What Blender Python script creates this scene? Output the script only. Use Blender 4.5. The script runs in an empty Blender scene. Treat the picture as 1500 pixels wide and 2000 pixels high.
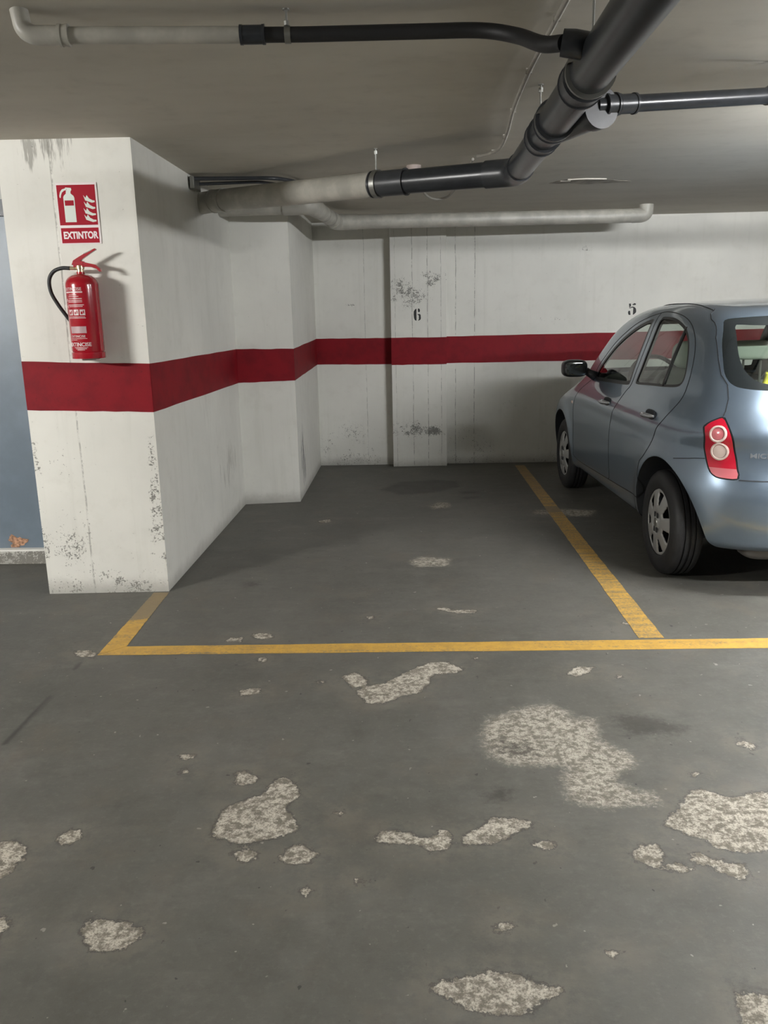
import bpy, bmesh, math, random
import numpy as np
from mathutils import Vector, Matrix
random.seed(7)
C = bpy.context.scene.collection
PI = math.pi

# ------------------------------------------------------------------ camera
CAM_H = 1.5
F_PX, PITCH, ROLL, YAW = 1600.0, 0.234049, -0.021489, -0.032703
fw = Vector((math.sin(YAW)*math.cos(PITCH), math.cos(YAW)*math.cos(PITCH), -math.sin(PITCH)))
rt = Vector((math.cos(YAW), -math.sin(YAW), 0))
up = rt.cross(fw)
cr, sr = math.cos(ROLL), math.sin(ROLL)
R_, U_ = rt*cr+up*sr, up*cr-rt*sr
cd = bpy.data.cameras.new('camera'); cam = bpy.data.objects.new('camera', cd); C.objects.link(cam)
cd.sensor_fit = 'VERTICAL'; cd.sensor_height = 36; cd.sensor_width = 27; cd.lens = 36*F_PX/2000
cd.clip_start = .05; cd.clip_end = 100
M = Matrix(((R_.x, U_.x, -fw.x, 0), (R_.y, U_.y, -fw.y, 0), (R_.z, U_.z, -fw.z, CAM_H), (0, 0, 0, 1)))
cam.matrix_world = M
bpy.context.scene.camera = cam

# ------------------------------------------------------------------ exposure, world and lamps
vs = bpy.context.scene.view_settings
vs.view_transform = 'Standard'; vs.look = 'None'; vs.gamma = 1; vs.use_curve_mapping = False
vs.exposure = 0.62
W = bpy.data.worlds.new('world'); bpy.context.scene.world = W; W.use_nodes = True
W.node_tree.nodes['Background'].inputs[0].default_value = (.5, .52, .5, 1)
W.node_tree.nodes['Background'].inputs[1].default_value = .0
# fluorescent tubes: x, y, z centre, strength, colour  (built further down by tube_lamp)
LAMPS = [(2.62, 3.58, 2.25, 340, (.95, .975, 1.0), 'fluorescent tube lamp on the ceiling behind the parked car'),
         (-4.6, .9, 2.27, 1060, (1, .985, .955), 'fluorescent tube lamp on the ceiling to the left of the column'),
         (3.1, 1.9, 2.27, 500, (.98, .985, 1.0), 'fluorescent tube lamp on the ceiling at the mouth of the bay to the right')]

# ------------------------------------------------------------------ materials
def newmat(name):
    m = bpy.data.materials.new(name); m.use_nodes = True
    nt = m.node_tree; b = nt.nodes['Principled BSDF']
    return m, nt, b
def col(c): return (c[0], c[1], c[2], 1)
def plain(name, c, rough=.5, metal=0, coat=0, spec=.5, emis=None, var=0.0, scale=20):
    m, nt, b = newmat(name)
    b.inputs['Base Color'].default_value = col(c); b.inputs['Roughness'].default_value = rough
    b.inputs['Metallic'].default_value = metal; b.inputs['Coat Weight'].default_value = coat
    b.inputs['Coat Roughness'].default_value = .04
    b.inputs['Specular IOR Level'].default_value = spec
    if emis:
        b.inputs['Emission Color'].default_value = col(emis[0]); b.inputs['Emission Strength'].default_value = emis[1]
    if var:
        g = G(nt); n = g.noise(scale, 4, .6)
        cc = g.mix(g.ramp(n, .35, .7), [x*(1-var) for x in c], [min(1, x*(1+var)) for x in c])
        nt.links.new(cc, b.inputs['Base Color'])
    return m
class G:
    """small expression helper over a node tree, all in world/object metres"""
    def __init__(s, nt):
        s.nt = nt; s.geo = nt.nodes.new('ShaderNodeNewGeometry'); s.pos = s.geo.outputs['Position']
        sp = nt.nodes.new('ShaderNodeSeparateXYZ'); nt.links.new(s.pos, sp.inputs[0])
        s.x, s.y, s.z = sp.outputs
    def m(s, op, a, b=None, c=None, clamp=False):
        n = s.nt.nodes.new('ShaderNodeMath'); n.operation = op; n.use_clamp = clamp
        for i, v in enumerate((a, b, c)):
            if v is None: continue
            if isinstance(v, (int, float)): n.inputs[i].default_value = v
            else: s.nt.links.new(v, n.inputs[i])
        return n.outputs[0]
    def noise(s, scale, detail=3, rough=.55, vec=None, stretch=None):
        n = s.nt.nodes.new('ShaderNodeTexNoise'); n.inputs['Scale'].default_value = scale
        n.inputs['Detail'].default_value = detail; n.inputs['Roughness'].default_value = rough
        v = vec or s.pos
        if stretch:
            mp = s.nt.nodes.new('ShaderNodeMapping'); s.nt.links.new(v, mp.inputs[0]); mp.inputs['Scale'].default_value = stretch; v = mp.outputs[0]
        s.nt.links.new(v, n.inputs['Vector']); return n.outputs['Fac']
    def ramp(s, v, a, b):   # smoothstep a..b -> 0..1
        n = s.nt.nodes.new('ShaderNodeMapRange'); n.interpolation_type = 'SMOOTHSTEP'
        n.inputs[1].default_value = a; n.inputs[2].default_value = b; n.inputs[3].default_value = 0; n.inputs[4].default_value = 1
        s.nt.links.new(v, n.inputs[0]); return n.outputs[0]
    def mix(s, f, a, b):
        n = s.nt.nodes.new('ShaderNodeMix'); n.data_type = 'RGBA'
        if isinstance(f, (int, float)): n.inputs[0].default_value = f
        else: s.nt.links.new(f, n.inputs[0])
        for i, v in ((6, a), (7, b)):
            if isinstance(v, (list, tuple)): n.inputs[i].default_value = col(v)
            else: s.nt.links.new(v, n.inputs[i])
        return n.outputs[2]
    def attr(s, name):
        n = s.nt.nodes.new('ShaderNodeAttribute'); n.attribute_name = name; return n.outputs['Fac']
    def bump(s, h, b, strength=.3, dist=.01):
        n = s.nt.nodes.new('ShaderNodeBump'); n.inputs['Strength'].default_value = strength; n.inputs['Distance'].default_value = dist
        s.nt.links.new(h, n.inputs['Height']); s.nt.links.new(n.outputs[0], b.inputs['Normal'])
    def blob(s, h, z, rh, rz, axis='x'):   # gaussian-like spot on a wall, 1 at its centre
        hx = s.x if axis == 'x' else s.y
        dx = s.m('DIVIDE', s.m('SUBTRACT', hx, h), rh); dz = s.m('DIVIDE', s.m('SUBTRACT', s.z, z), rz)
        r = s.m('ADD', s.m('MULTIPLY', dx, dx), s.m('MULTIPLY', dz, dz))
        return s.m('SUBTRACT', 1, s.m('MINIMUM', r, 1))

def wall_paint(name, base, dark, lines=(), spots=(), rust=(), low=.5, red=False, seed=0.0, lowlim=.35, front=False):
    m, nt, b = newmat(name); g = G(nt)
    big = g.noise(1.3, 4, .6); mid = g.noise(7, 5, .65); streak = g.noise(1, 4, .6, stretch=(14, 14, .9))
    c = g.mix(g.ramp(big, .3, .72), base, [x*.90 for x in base])
    c = g.mix(g.m('MULTIPLY', g.ramp(streak, .52, .72), .22), c, [base[0]*.72, base[1]*.72, base[2]*.69])
    c = g.mix(g.m('MULTIPLY', g.ramp(mid, .5, .75), .22), c, [base[0]*.70, base[1]*.69, base[2]*.65])
    # pits and chips: fine noise, its threshold falls where the wall is knocked about
    fine = g.noise(95, 4, .75); pit = g.noise(28, 4, .7)
    lowm = g.m('MULTIPLY', g.m('SUBTRACT', 1, g.ramp(g.z, 0, lowlim)), low)
    mask = lowm
    for (h, z, rh, rz, st, ax) in spots:
        mask = g.m('MAXIMUM', mask, g.m('MULTIPLY', g.blob(h, z, rh, rz, ax), st))
    if front: mask = g.m('MULTIPLY', mask, g.m('SUBTRACT', 1.12, g.ramp(g.y, 4.409, 4.414)), clamp=True)
    mask = g.m('MULTIPLY', mask, g.ramp(g.noise(6.5, 4, .7), .34, .62))
    thr = g.m('ADD', g.m('MULTIPLY', fine, .62), g.m('MULTIPLY', pit, .38))
    v = g.m('ADD', thr, g.m('MULTIPLY', mask, .16))
    chips = g.ramp(v, .643, .682)
    c = g.mix(g.m('MULTIPLY', chips, .85), c, dark)
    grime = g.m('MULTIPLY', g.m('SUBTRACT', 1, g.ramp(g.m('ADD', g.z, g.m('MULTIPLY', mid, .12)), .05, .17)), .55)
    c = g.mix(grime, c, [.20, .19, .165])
    hgt = g.m('SUBTRACT', g.m('MULTIPLY', mid, .5), g.m('MULTIPLY', chips, .8))
    for (h, ax, w, st) in lines:
        hx = g.x if ax == 'x' else g.y
        wob = g.m('MULTIPLY', g.m('SUBTRACT', g.noise(3.1, 3, .6), .5), .02)
        d = g.m('ABSOLUTE', g.m('SUBTRACT', g.m('ADD', hx, wob), h))
        l = g.m('SUBTRACT', 1, g.ramp(d, w*.3, w))
        brk = g.ramp(g.noise(16, 4, .75), .40, .58)
        c = g.mix(g.m('MULTIPLY', g.m('MULTIPLY', l, brk), st), c, dark)
        hgt = g.m('SUBTRACT', hgt, l)
    for (h, z, rh, rz, st, ax, cc) in rust:   # smears with a shape of their own
        f = g.m('MULTIPLY', g.ramp(g.m('MULTIPLY', g.m('POWER', g.blob(h, z, rh, rz, ax), .5), g.noise(34, 4, .75, stretch=(1, 1, .10))), .44, .56), st)
        c = g.mix(f, c, cc)
    nt.links.new(c, b.inputs['Base Color']); b.inputs['Roughness'].default_value = .62 if not red else .42
    b.inputs['Specular IOR Level'].default_value = .3
    g.bump(hgt, b, .35, .004)
    return m

WHITE = (.72, .71, .655)
DARK = (.13, .125, .11)
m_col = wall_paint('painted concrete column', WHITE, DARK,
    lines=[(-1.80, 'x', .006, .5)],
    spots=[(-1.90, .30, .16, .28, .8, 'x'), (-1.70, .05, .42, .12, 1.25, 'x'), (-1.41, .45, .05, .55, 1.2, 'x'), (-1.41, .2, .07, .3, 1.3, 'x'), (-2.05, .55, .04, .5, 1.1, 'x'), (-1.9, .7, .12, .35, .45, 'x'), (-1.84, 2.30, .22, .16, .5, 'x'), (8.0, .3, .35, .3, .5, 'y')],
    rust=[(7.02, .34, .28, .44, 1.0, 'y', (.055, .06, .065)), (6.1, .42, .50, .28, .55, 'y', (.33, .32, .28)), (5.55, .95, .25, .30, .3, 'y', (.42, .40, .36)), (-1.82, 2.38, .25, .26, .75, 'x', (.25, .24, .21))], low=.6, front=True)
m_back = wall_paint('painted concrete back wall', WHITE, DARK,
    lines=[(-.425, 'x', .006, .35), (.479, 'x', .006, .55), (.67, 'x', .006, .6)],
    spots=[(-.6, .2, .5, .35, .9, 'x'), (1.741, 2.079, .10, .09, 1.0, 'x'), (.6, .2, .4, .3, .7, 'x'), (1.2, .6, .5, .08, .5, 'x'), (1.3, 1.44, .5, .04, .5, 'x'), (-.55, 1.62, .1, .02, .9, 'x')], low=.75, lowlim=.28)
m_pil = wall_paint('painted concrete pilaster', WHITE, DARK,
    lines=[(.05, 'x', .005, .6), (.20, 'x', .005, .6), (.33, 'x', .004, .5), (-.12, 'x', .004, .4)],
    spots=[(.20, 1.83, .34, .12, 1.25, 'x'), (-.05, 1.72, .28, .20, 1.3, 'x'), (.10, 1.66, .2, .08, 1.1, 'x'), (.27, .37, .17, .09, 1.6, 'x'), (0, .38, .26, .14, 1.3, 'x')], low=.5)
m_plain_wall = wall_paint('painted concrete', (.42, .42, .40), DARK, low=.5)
def red_paint(name):
    m, nt, b = newmat(name); g = G(nt)
    n = g.noise(6, 5, .65); f = g.noise(60, 3, .7)
    c = g.mix(g.ramp(n, .4, .7), (.205, .006, .012), (.150, .005, .010))
    c = g.mix(g.m('MULTIPLY', g.ramp(f, .66, .72), .8), c, (.06, .008, .01))
    nt.links.new(c, b.inputs['Base Color']); b.inputs['Roughness'].default_value = .6; b.inputs['Specular IOR Level'].default_value = .18
    g.bump(n, b, .2, .004); return m
m_red = red_paint('red stripe paint')
def ceiling_mat():
    m, nt, b = newmat('ceiling concrete'); g = G(nt)
    n = g.noise(.9, 4, .6, stretch=(1, 3, 1)); n2 = g.noise(9, 5, .6); st = g.noise(2.0, 4, .6, stretch=(.35, 3.5, 1))
    c = g.mix(g.ramp(n, .3, .7), (.60, .57, .50), (.55, .52, .455))
    c = g.mix(g.m('MULTIPLY', g.ramp(st, .5, .75), .12), c, (.40, .38, .33))
    c = g.mix(g.m('MULTIPLY', g.ramp(n2, .5, .8), .25), c, (.36, .34, .29))
    # dark soot streak beside the drain pipe and the broken plaster patch beyond it
    nt.links.new(c, b.inputs['Base Color']); b.inputs['Roughness'].default_value = .8; b.inputs['Specular IOR Level'].default_value = .2
    g.bump(n2, b, .2, .006); return m
m_ceil = ceiling_mat()
def floor_mat():
    m, nt, b = newmat('worn grey floor paint'); g = G(nt)
    n1 = g.noise(.8, 5, .6); n2 = g.noise(5, 6, .65); n3 = g.noise(45, 4, .7); sc = g.noise(2.6, 6, .7, stretch=(1, 2.0, 1)); n4 = g.noise(160, 3, .7)
    base = g.mix(g.ramp(n1, .3, .7), (.112, .109, .095), (.088, .086, .074))
    base = g.mix(g.m('MULTIPLY', g.ramp(n2, .45, .75), .35), base, (.15, .148, .133))
    base = g.mix(g.m('MULTIPLY', g.ramp(sc, .50, .70), .34), base, (.175, .168, .148))
    blot = g.noise(1.7, 6, .7); sc2 = g.noise(6, 6, .75, stretch=(1, 1.6, 1))
    base = g.mix(g.m('MULTIPLY', g.ramp(blot, .50, .66), .32), base, (.060, .058, .050))
    base = g.mix(g.m('MULTIPLY', g.ramp(sc2, .52, .70), .34), base, (.062, .062, .055))
    base = g.mix(g.m('MULTIPLY', g.ramp(n3, .50, .72), .22), base, (.19, .18, .16))
    base = g.mix(g.m('MULTIPLY', g.ramp(n4, .55, .75), .25), base, (.045, .045, .04))
    specks = g.ramp(g.noise(30, 2, .5), .735, .75)
    base = g.mix(g.m('MULTIPLY', specks, .8), base, (.30, .29, .26))
    dspk = g.ramp(g.noise(24, 2, .5, stretch=(1.3, 1.1, 1)), .73, .75)
    base = g.mix(g.m('MULTIPLY', dspk, .8), base, (.03, .03, .028))
    # bare concrete patches: signed distance (m, negative inside) broken up by noise
    n5 = g.m('ADD', g.m('MULTIPLY', n3, .55), g.m('MULTIPLY', g.noise(19, 5, .75), .45))
    agg = g.mix(g.ramp(n5, .43, .57), (.17, .152, .122), (.50, .46, .385))
    agg = g.mix(g.m('MULTIPLY', g.ramp(n4, .50, .60), .65), agg, (.12, .108, .088))
    wob = g.m('ADD', g.m('MULTIPLY', g.m('SUBTRACT', g.noise(38, 5, .75), .5), .065), g.m('MULTIPLY', g.m('SUBTRACT', g.noise(9, 3, .6), .5), .03))
    pe = g.m('ADD', g.attr('peel'), wob)
    pm = g.m('SUBTRACT', 1, g.ramp(pe, -.002, .003))
    fe = g.m('ADD', g.m('ADD', g.attr('faded'), wob), g.m('MULTIPLY', g.m('SUBTRACT', g.noise(60, 4, .8), .5), .13))
    fm = g.m('MULTIPLY', g.m('SUBTRACT', 1, g.ramp(fe, -.05, .015)), .82)
    oe = g.m('ADD', g.attr('oil'), g.m('MULTIPLY', wob, 2.6))
    om = g.m('MULTIPLY', g.m('SUBTRACT', 1, g.ramp(oe, -.05, .03)), .60)
    ce = g.m('ADD', g.attr('crack'), g.m('MULTIPLY', wob, .12))
    cm = g.m('MULTIPLY', g.m('SUBTRACT', 1, g.ramp(ce, .004, .020)), .75)
    mott = g.noise(11, 8, .78); brn = g.noise(3.1, 7, .72)
    base = g.mix(g.m('MULTIPLY', g.ramp(mott, .47, .66), .38), base, (.070, .067, .056))
    base = g.mix(g.m('MULTIPLY', g.ramp(brn, .52, .66), .34), base, (.130, .112, .088))
    halo = g.m('MULTIPLY', g.m('SUBTRACT', 1, g.ramp(pe, 0, .13)), g.ramp(mott, .40, .60))
    base = g.mix(g.m('MULTIPLY', halo, .42), base, (.19, .172, .140))
    c = g.mix(fm, base, agg)
    c = g.mix(om, c, (.028, .026, .021))
    c = g.mix(cm, c, (.04, .038, .034))
    rim = g.m('MULTIPLY', g.m('SUBTRACT', 1, g.ramp(pe, .002, .010)), .75)  # shadow of the paint edge round each bare patch, painted as a dark rim
    c = g.mix(rim, c, (.05, .047, .04))
    c = g.mix(pm, c, agg)
    nt.links.new(c, b.inputs['Base Color'])
    ro = g.m('ADD', .50, g.m('MULTIPLY', g.m('MAXIMUM', pm, fm), .35)); nt.links.new(g.m('ADD', ro, g.m('MULTIPLY', n2, .15)), b.inputs['Roughness'])
    b.inputs['Specular IOR Level'].default_value = .35
    hgt = g.m('SUBTRACT', g.m('MULTIPLY', n3, .25), g.m('MULTIPLY', pm, 1.0))
    hgt = g.m('ADD', hgt, g.m('MULTIPLY', g.m('MULTIPLY', n3, pm), 1.2))
    g.bump(g.m('ADD', hgt, g.m('MULTIPLY', n2, .5)), b, .5, .006)
    return m
m_floor = floor_mat()
def line_paint():
    m, nt, b = newmat('yellow line paint'); g = G(nt)
    n = g.noise(14, 5, .7); n2 = g.noise(70, 4, .75); st = g.noise(3, 4, .7, stretch=(.6, 8, 1))
    c = g.mix(g.ramp(n, .35, .7), (.56, .33, .06), (.43, .255, .055))
    w = g.m('ADD', g.m('ADD', g.m('MULTIPLY', n2, .5), g.m('MULTIPLY', st, .5)), g.m('MULTIPLY', g.attr('wear'), .5))
    c = g.mix(g.m('MULTIPLY', g.ramp(w, .50, .64), .8), c, (.16, .14, .10))
    nt.links.new(c, b.inputs['Base Color']); b.inputs['Roughness'].default_value = .6; g.bump(n2, b, .2, .003); return m
m_line = line_paint()
m_pvc_dark = plain('dark grey pvc', (.028, .031, .036), .28, var=.15, spec=.5)
m_pvc_mid = plain('grey pvc', (.044, .047, .052), .33, var=.1)
m_pvc_white = plain('dusty white pvc', (.42, .405, .355), .45, var=.14, scale=9)
m_black = plain('black rubber', (.012, .012, .013), .55)
m_steel = plain('galvanised steel', (.30, .30, .28), .4, metal=.85)
m_cable = plain('pale conduit', (.33, .31, .27), .55, var=.1)
m_door = plain('blue grey door paint', (.115, .150, .185), .42, var=.08, scale=5)
m_door_dark = plain('dark door frame', (.035, .04, .048), .45)
m_curb = wall_paint('worn white threshold', (.50, .49, .45), DARK, spots=[(-2.45, .04, .5, .1, 1.6, 'x')], low=1.2)
m_rust = plain('bare plaster and rust', (.36, .20, .12), .8, var=.5, scale=60)
m_ext_red = plain('extinguisher red enamel', (.34, .004, .014), .22, coat=.6)
m_sign_red = plain('sign red', (.34, .004, .018), .6, spec=.2)
m_sign_white = plain('sign white', (.78, .70, .70), .4)
m_pict_white = plain('sign pictogram white', (.66, .72, .66), .4)
m_print = plain('label print', (.62, .50, .50), .4)
m_label = plain('grey label', (.42, .28, .29), .45)
m_brass = plain('brass fitting', (.62, .52, .33), .3, metal=.9)
m_stencil = plain('black stencil paint', (.012, .012, .012), .6)
m_lamp_body = plain('lamp housing white', (.7, .7, .68), .4)
def paint_mat():
    m, nt, b = newmat('steel blue car paint')
    b.inputs['Base Color'].default_value = (.238, .305, .385, 1)
    b.inputs['Metallic'].default_value = .80; b.inputs['Roughness'].default_value = .31
    b.inputs['Coat Weight'].default_value = 1; b.inputs['Coat Roughness'].default_value = .03
    return m
m_paint = paint_mat()
def glass_mat(name, tint, refl=1.0):
    m = bpy.data.materials.new(name); m.use_nodes = True; nt = m.node_tree; nt.nodes.clear()
    o = nt.nodes.new('ShaderNodeOutputMaterial'); t = nt.nodes.new('ShaderNodeBsdfTransparent'); gl = nt.nodes.new('ShaderNodeBsdfGlossy')
    t.inputs[0].default_value = col(tint); gl.inputs['Roughness'].default_value = .02; gl.inputs[0].default_value = (refl, refl, refl, 1)
    lw = nt.nodes.new('ShaderNodeLayerWeight'); lw.inputs[0].default_value = .5; mx = nt.nodes.new('ShaderNodeMixShader')
    pw = nt.nodes.new('ShaderNodeMath'); pw.operation = 'POWER'; pw.inputs[1].default_value = 4.5; nt.links.new(lw.outputs['Facing'], pw.inputs[0])
    ma = nt.nodes.new('ShaderNodeMath'); ma.operation = 'MULTIPLY_ADD'; ma.inputs[1].default_value = .92; ma.inputs[2].default_value = .06; nt.links.new(pw.outputs[0], ma.inputs[0])
    nt.links.new(ma.outputs[0], mx.inputs[0]); nt.links.new(t.outputs[0], mx.inputs[1]); nt.links.new(gl.outputs[0], mx.inputs[2]); nt.links.new(mx.outputs[0], o.inputs[0])
    return m
m_glass = glass_mat('tinted car glass', (.78, .84, .80))
m_frit = plain('black ceramic glass border', (.014, .017, .018), .10)
m_seal = plain('window rubber', (.010, .010, .011), .35)
m_gap = plain('panel gap', (.012, .014, .017), .7)
m_lens = plain('red tail lamp lens', (.52, .008, .030), .12, coat=1)
m_lens_pale = plain('pale tail lamp lens', (.62, .16, .18), .12, coat=1)
m_lens_clear = plain('clear lamp reflector', (.72, .58, .52), .15, coat=1)
m_tyre = plain('tyre rubber', (.011, .011, .012), .6, var=.2, scale=30)
m_cap = plain('silver wheel cover', (.36, .36, .35), .35, metal=.45)
m_interior = plain('dark grey interior trim', (.07, .075, .07), .8)
m_seat = plain('grey green seat cloth', (.24, .26, .23), .9)
m_head = plain('pale headrest cloth', (.48, .54, .45), .85)
m_yellow = plain('yellow plastic', (.80, .74, .05), .45)
m_chrome = plain('polished grey handle', (.55, .57, .60), .12, metal=.85)

# ------------------------------------------------------------------ mesh helpers
class MB:
    def __init__(s): s.v = []; s.f = []
    def add(s, vs, fs):
        o = len(s.v); s.v += [tuple(v) for v in vs]; s.f += [tuple(i+o for i in f) for f in fs]; return s
    def box(s, x0, x1, y0, y1, z0, z1):
        v = [(x, y, z) for z in (z0, z1) for y in (y0, y1) for x in (x0, x1)]
        return s.add(v, [(0, 2, 3, 1), (4, 5, 7, 6), (0, 1, 5, 4), (2, 6, 7, 3), (0, 4, 6, 2), (1, 3, 7, 5)])
    def prism(s, poly, z0, z1):   # plan polygon, counter-clockwise, extruded in z
        n = len(poly); v = [(x, y, z0) for x, y in poly]+[(x, y, z1) for x, y in poly]
        return s.add(v, [tuple(range(n))[::-1], tuple(range(n, 2*n))]+[(i, (i+1) % n, n+(i+1) % n, n+i) for i in range(n)])
    def tube(s, pts, rad, seg=24, caps=True):
        pts = [Vector(p) for p in pts]; n = len(pts)
        rads = rad if isinstance(rad, (list, tuple)) else [rad]*n
        t0 = (pts[1]-pts[0]).normalized(); a = Vector((0, 0, 1)) if abs(t0.z) < .9 else Vector((1, 0, 0))
        nrm = t0.cross(a).normalized(); v = []
        for i, p in enumerate(pts):
            if i == 0: t = pts[1]-pts[0]
            elif i == n-1: t = pts[-1]-pts[-2]
            else: t = (pts[i+1]-p).normalized()+(p-pts[i-1]).normalized()
            t.normalize(); nrm = (nrm-t*nrm.dot(t)).normalized(); bn = t.cross(nrm)
            for k in range(seg):
                an = 2*PI*k/seg; v.append(p+(nrm*math.cos(an)+bn*math.sin(an))*rads[i])
        f = [(i*seg+k, i*seg+(k+1) % seg, (i+1)*seg+(k+1) % seg, (i+1)*seg+k) for i in range(n-1) for k in range(seg)]
        if caps: f += [tuple(range(seg))[::-1], tuple((n-1)*seg+k for k in range(seg))]
        return s.add(v, f)
    def lathe(s, prof, org=(0, 0, 0), axis='z', seg=48, caps=True):
        v = []
        for r, h_ in prof:
            for k in range(seg):
                a = 2*PI*k/seg; c_, s_ = r*math.cos(a), r*math.sin(a)
                p = (c_, s_, h_) if axis == 'z' else ((h_, c_, s_) if axis == 'x' else (s_, h_, c_))
                v.append((p[0]+org[0], p[1]+org[1], p[2]+org[2]))
        n = len(prof)
        f = [(i*seg+k, i*seg+(k+1) % seg, (i+1)*seg+(k+1) % seg, (i+1)*seg+k) for i in range(n-1) for k in range(seg)]
        if caps: f += [tuple(range(seg))[::-1], tuple((n-1)*seg+k for k in range(seg))]
        return s.add(v, f)
    def superbox(s, c, hx, hy, hz, e=4.0, nu=28, nv=16, rot=0.0):   # rounded block
        v = []; ca, sa = math.cos(rot), math.sin(rot)
        def sp(t): return math.copysign(abs(t)**(2/e), t)
        for i in range(nv+1):
            ph = -PI/2+PI*i/nv
            for k in range(nu):
                th = 2*PI*k/nu
                x, y, z = hx*sp(math.cos(ph))*sp(math.cos(th)), hy*sp(math.cos(ph))*sp(math.sin(th)), hz*sp(math.sin(ph))
                y, z = y*ca-z*sa, y*sa+z*ca
                v.append((c[0]+x, c[1]+y, c[2]+z))
        f = [(i*nu+k, i*nu+(k+1) % nu, (i+1)*nu+(k+1) % nu, (i+1)*nu+k) for i in range(nv) for k in range(nu)]
        return s.add(v, f)
    def build(s, name, mat, parent=None, smooth=False, bevel=0, auto=None):
        me = bpy.data.meshes.new(name); me.from_pydata(s.v, [], s.f)
        bm = bmesh.new(); bm.from_mesh(me); bmesh.ops.remove_doubles(bm, verts=bm.verts, dist=1e-5)
        bmesh.ops.dissolve_degenerate(bm, dist=1e-6, edges=bm.edges)
        bmesh.ops.recalc_face_normals(bm, faces=bm.faces)
        if bevel: bmesh.ops.bevel(bm, geom=bm.edges[:], offset=bevel, segments=2, affect='EDGES', profile=.5)
        bm.to_mesh(me); bm.free()
        return link(name, me, mat, parent, smooth, auto)
def link(name, me, mat, parent=None, smooth=False, auto=None):
    o = bpy.data.objects.new(name, me); C.objects.link(o)
    if mat: me.materials.append(mat)
    if smooth or auto:
        me.polygons.foreach_set('use_smooth', [True]*len(me.polygons))
        if auto: me.set_sharp_from_angle(angle=math.radians(auto))
    if parent: o.parent = parent
    return o
def empty(name, loc, rz=0, parent=None):
    o = bpy.data.objects.new(name, None); C.objects.link(o); o.location = loc; o.rotation_euler = (0, 0, rz); o.empty_display_size = .1
    if parent: o.parent = parent
    return o
def tag(o, label, cat, group=None, kind=None):
    o['label'] = label; o['category'] = cat
    if group: o['group'] = group
    if kind: o['kind'] = kind
    return o
def struct(o, label=None):
    o['kind'] = 'structure'
    if label: o['label'] = label
    return o
def local(pts, org): return [(p[0]-org[0], p[1]-org[1], p[2]-org[2]) for p in pts]
def fillet(pts, d, n=6):
    pts = [Vector(p) for p in pts]; out = [pts[0]]
    for i in range(1, len(pts)-1):
        a, b, c = pts[i-1], pts[i], pts[i+1]
        p, q = b+(a-b).normalized()*min(d, (a-b).length*.45), b+(c-b).normalized()*min(d, (c-b).length*.45)
        for k in range(n+1):
            t = k/n; out.append(p*(1-t)**2+b*2*t*(1-t)+q*t*t)
    out.append(pts[-1]); return out
def smoothpath(pts, n=8):   # Catmull-Rom
    P = [Vector(p) for p in pts]; P = [P[0]*2-P[1]]+P+[P[-1]*2-P[-2]]; out = []
    for i in range(1, len(P)-2):
        for k in range(n):
            t = k/n
            out.append(.5*((2*P[i])+(P[i+1]-P[i-1])*t+(2*P[i-1]-5*P[i]+4*P[i+1]-P[i+2])*t*t+(3*P[i]-P[i-1]-3*P[i+1]+P[i+2])*t**3))
    out.append(P[-2]); return out
def text_mesh(s, size, bold=0.0, extrude=.0006):
    cu = bpy.data.curves.new('txt', 'FONT'); cu.body = s; cu.size = size; cu.offset = bold; cu.extrude = extrude
    cu.align_x = 'CENTER'; cu.align_y = 'CENTER'; cu.resolution_u = 4
    o = bpy.data.objects.new('txt', cu); C.objects.link(o); bpy.context.view_layer.update()
    me = bpy.data.meshes.new_from_object(o.evaluated_get(bpy.context.evaluated_depsgraph_get()))
    bpy.data.objects.remove(o); bpy.data.curves.remove(cu)
    v = [tuple(x.co) for x in me.vertices]; f = [tuple(p.vertices) for p in me.polygons]; bpy.data.meshes.remove(me)
    return v, f
def flat_poly(poly, y0, th):   # polygon in (x, z) as a thin plate, front at y0-th
    n = len(poly); v = [(x, y0, z) for x, z in poly]+[(x, y0-th, z) for x, z in poly]
    return v, [tuple(range(n)), tuple(range(n, 2*n))[::-1]]+[(i, (i+1) % n, n+(i+1) % n, n+i) for i in range(n)]

# ------------------------------------------------------------------ the setting
H = 2.405
PL, PR, PA, PB, PC = (-2.063, 4.387), (-1.382, 4.409), (-1.37, 6.634), (-.92, 6.701), (-.922, 8.44)
YB = 8.42     # back wall
YP = 8.285     # pilaster face
struct(MB().box(-8, 7.2, -6, 8.9, H, H+.2).build('ceiling', m_ceil))
wl = struct(MB().prism([PL, PR, PA, PB, PC, (-.922, 8.9), (-2.063, 8.9)], 0, H).build('wall_left', m_col), 'white painted concrete column and side wall')
wb = struct(MB().box(-.95, 7.0, YB, 8.9, 0, H).build('wall_back', m_back))
pil = struct(MB().box(-.163, .385, YP, YB+.02, 0, H).build('trim_1', m_pil, bevel=.004), 'white concrete pilaster on the back wall')
struct(MB().box(7.0, 7.2, -6, 8.9, 0, H).build('wall_right', m_plain_wall))
struct(MB().box(-8, 7.2, -6.2, -6, 0, H).build('wall_front', m_plain_wall))
struct(MB().box(-8.2, -8, -6, 5.3, 0, H).build('wall_far_left', m_plain_wall))
struct(MB().box(-8, -4.9, 5.0, 5.3, 0, H).box(-4.9, -2.064, 5.0, 5.3, 2.212, H).build('wall_door_side', m_plain_wall))
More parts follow.
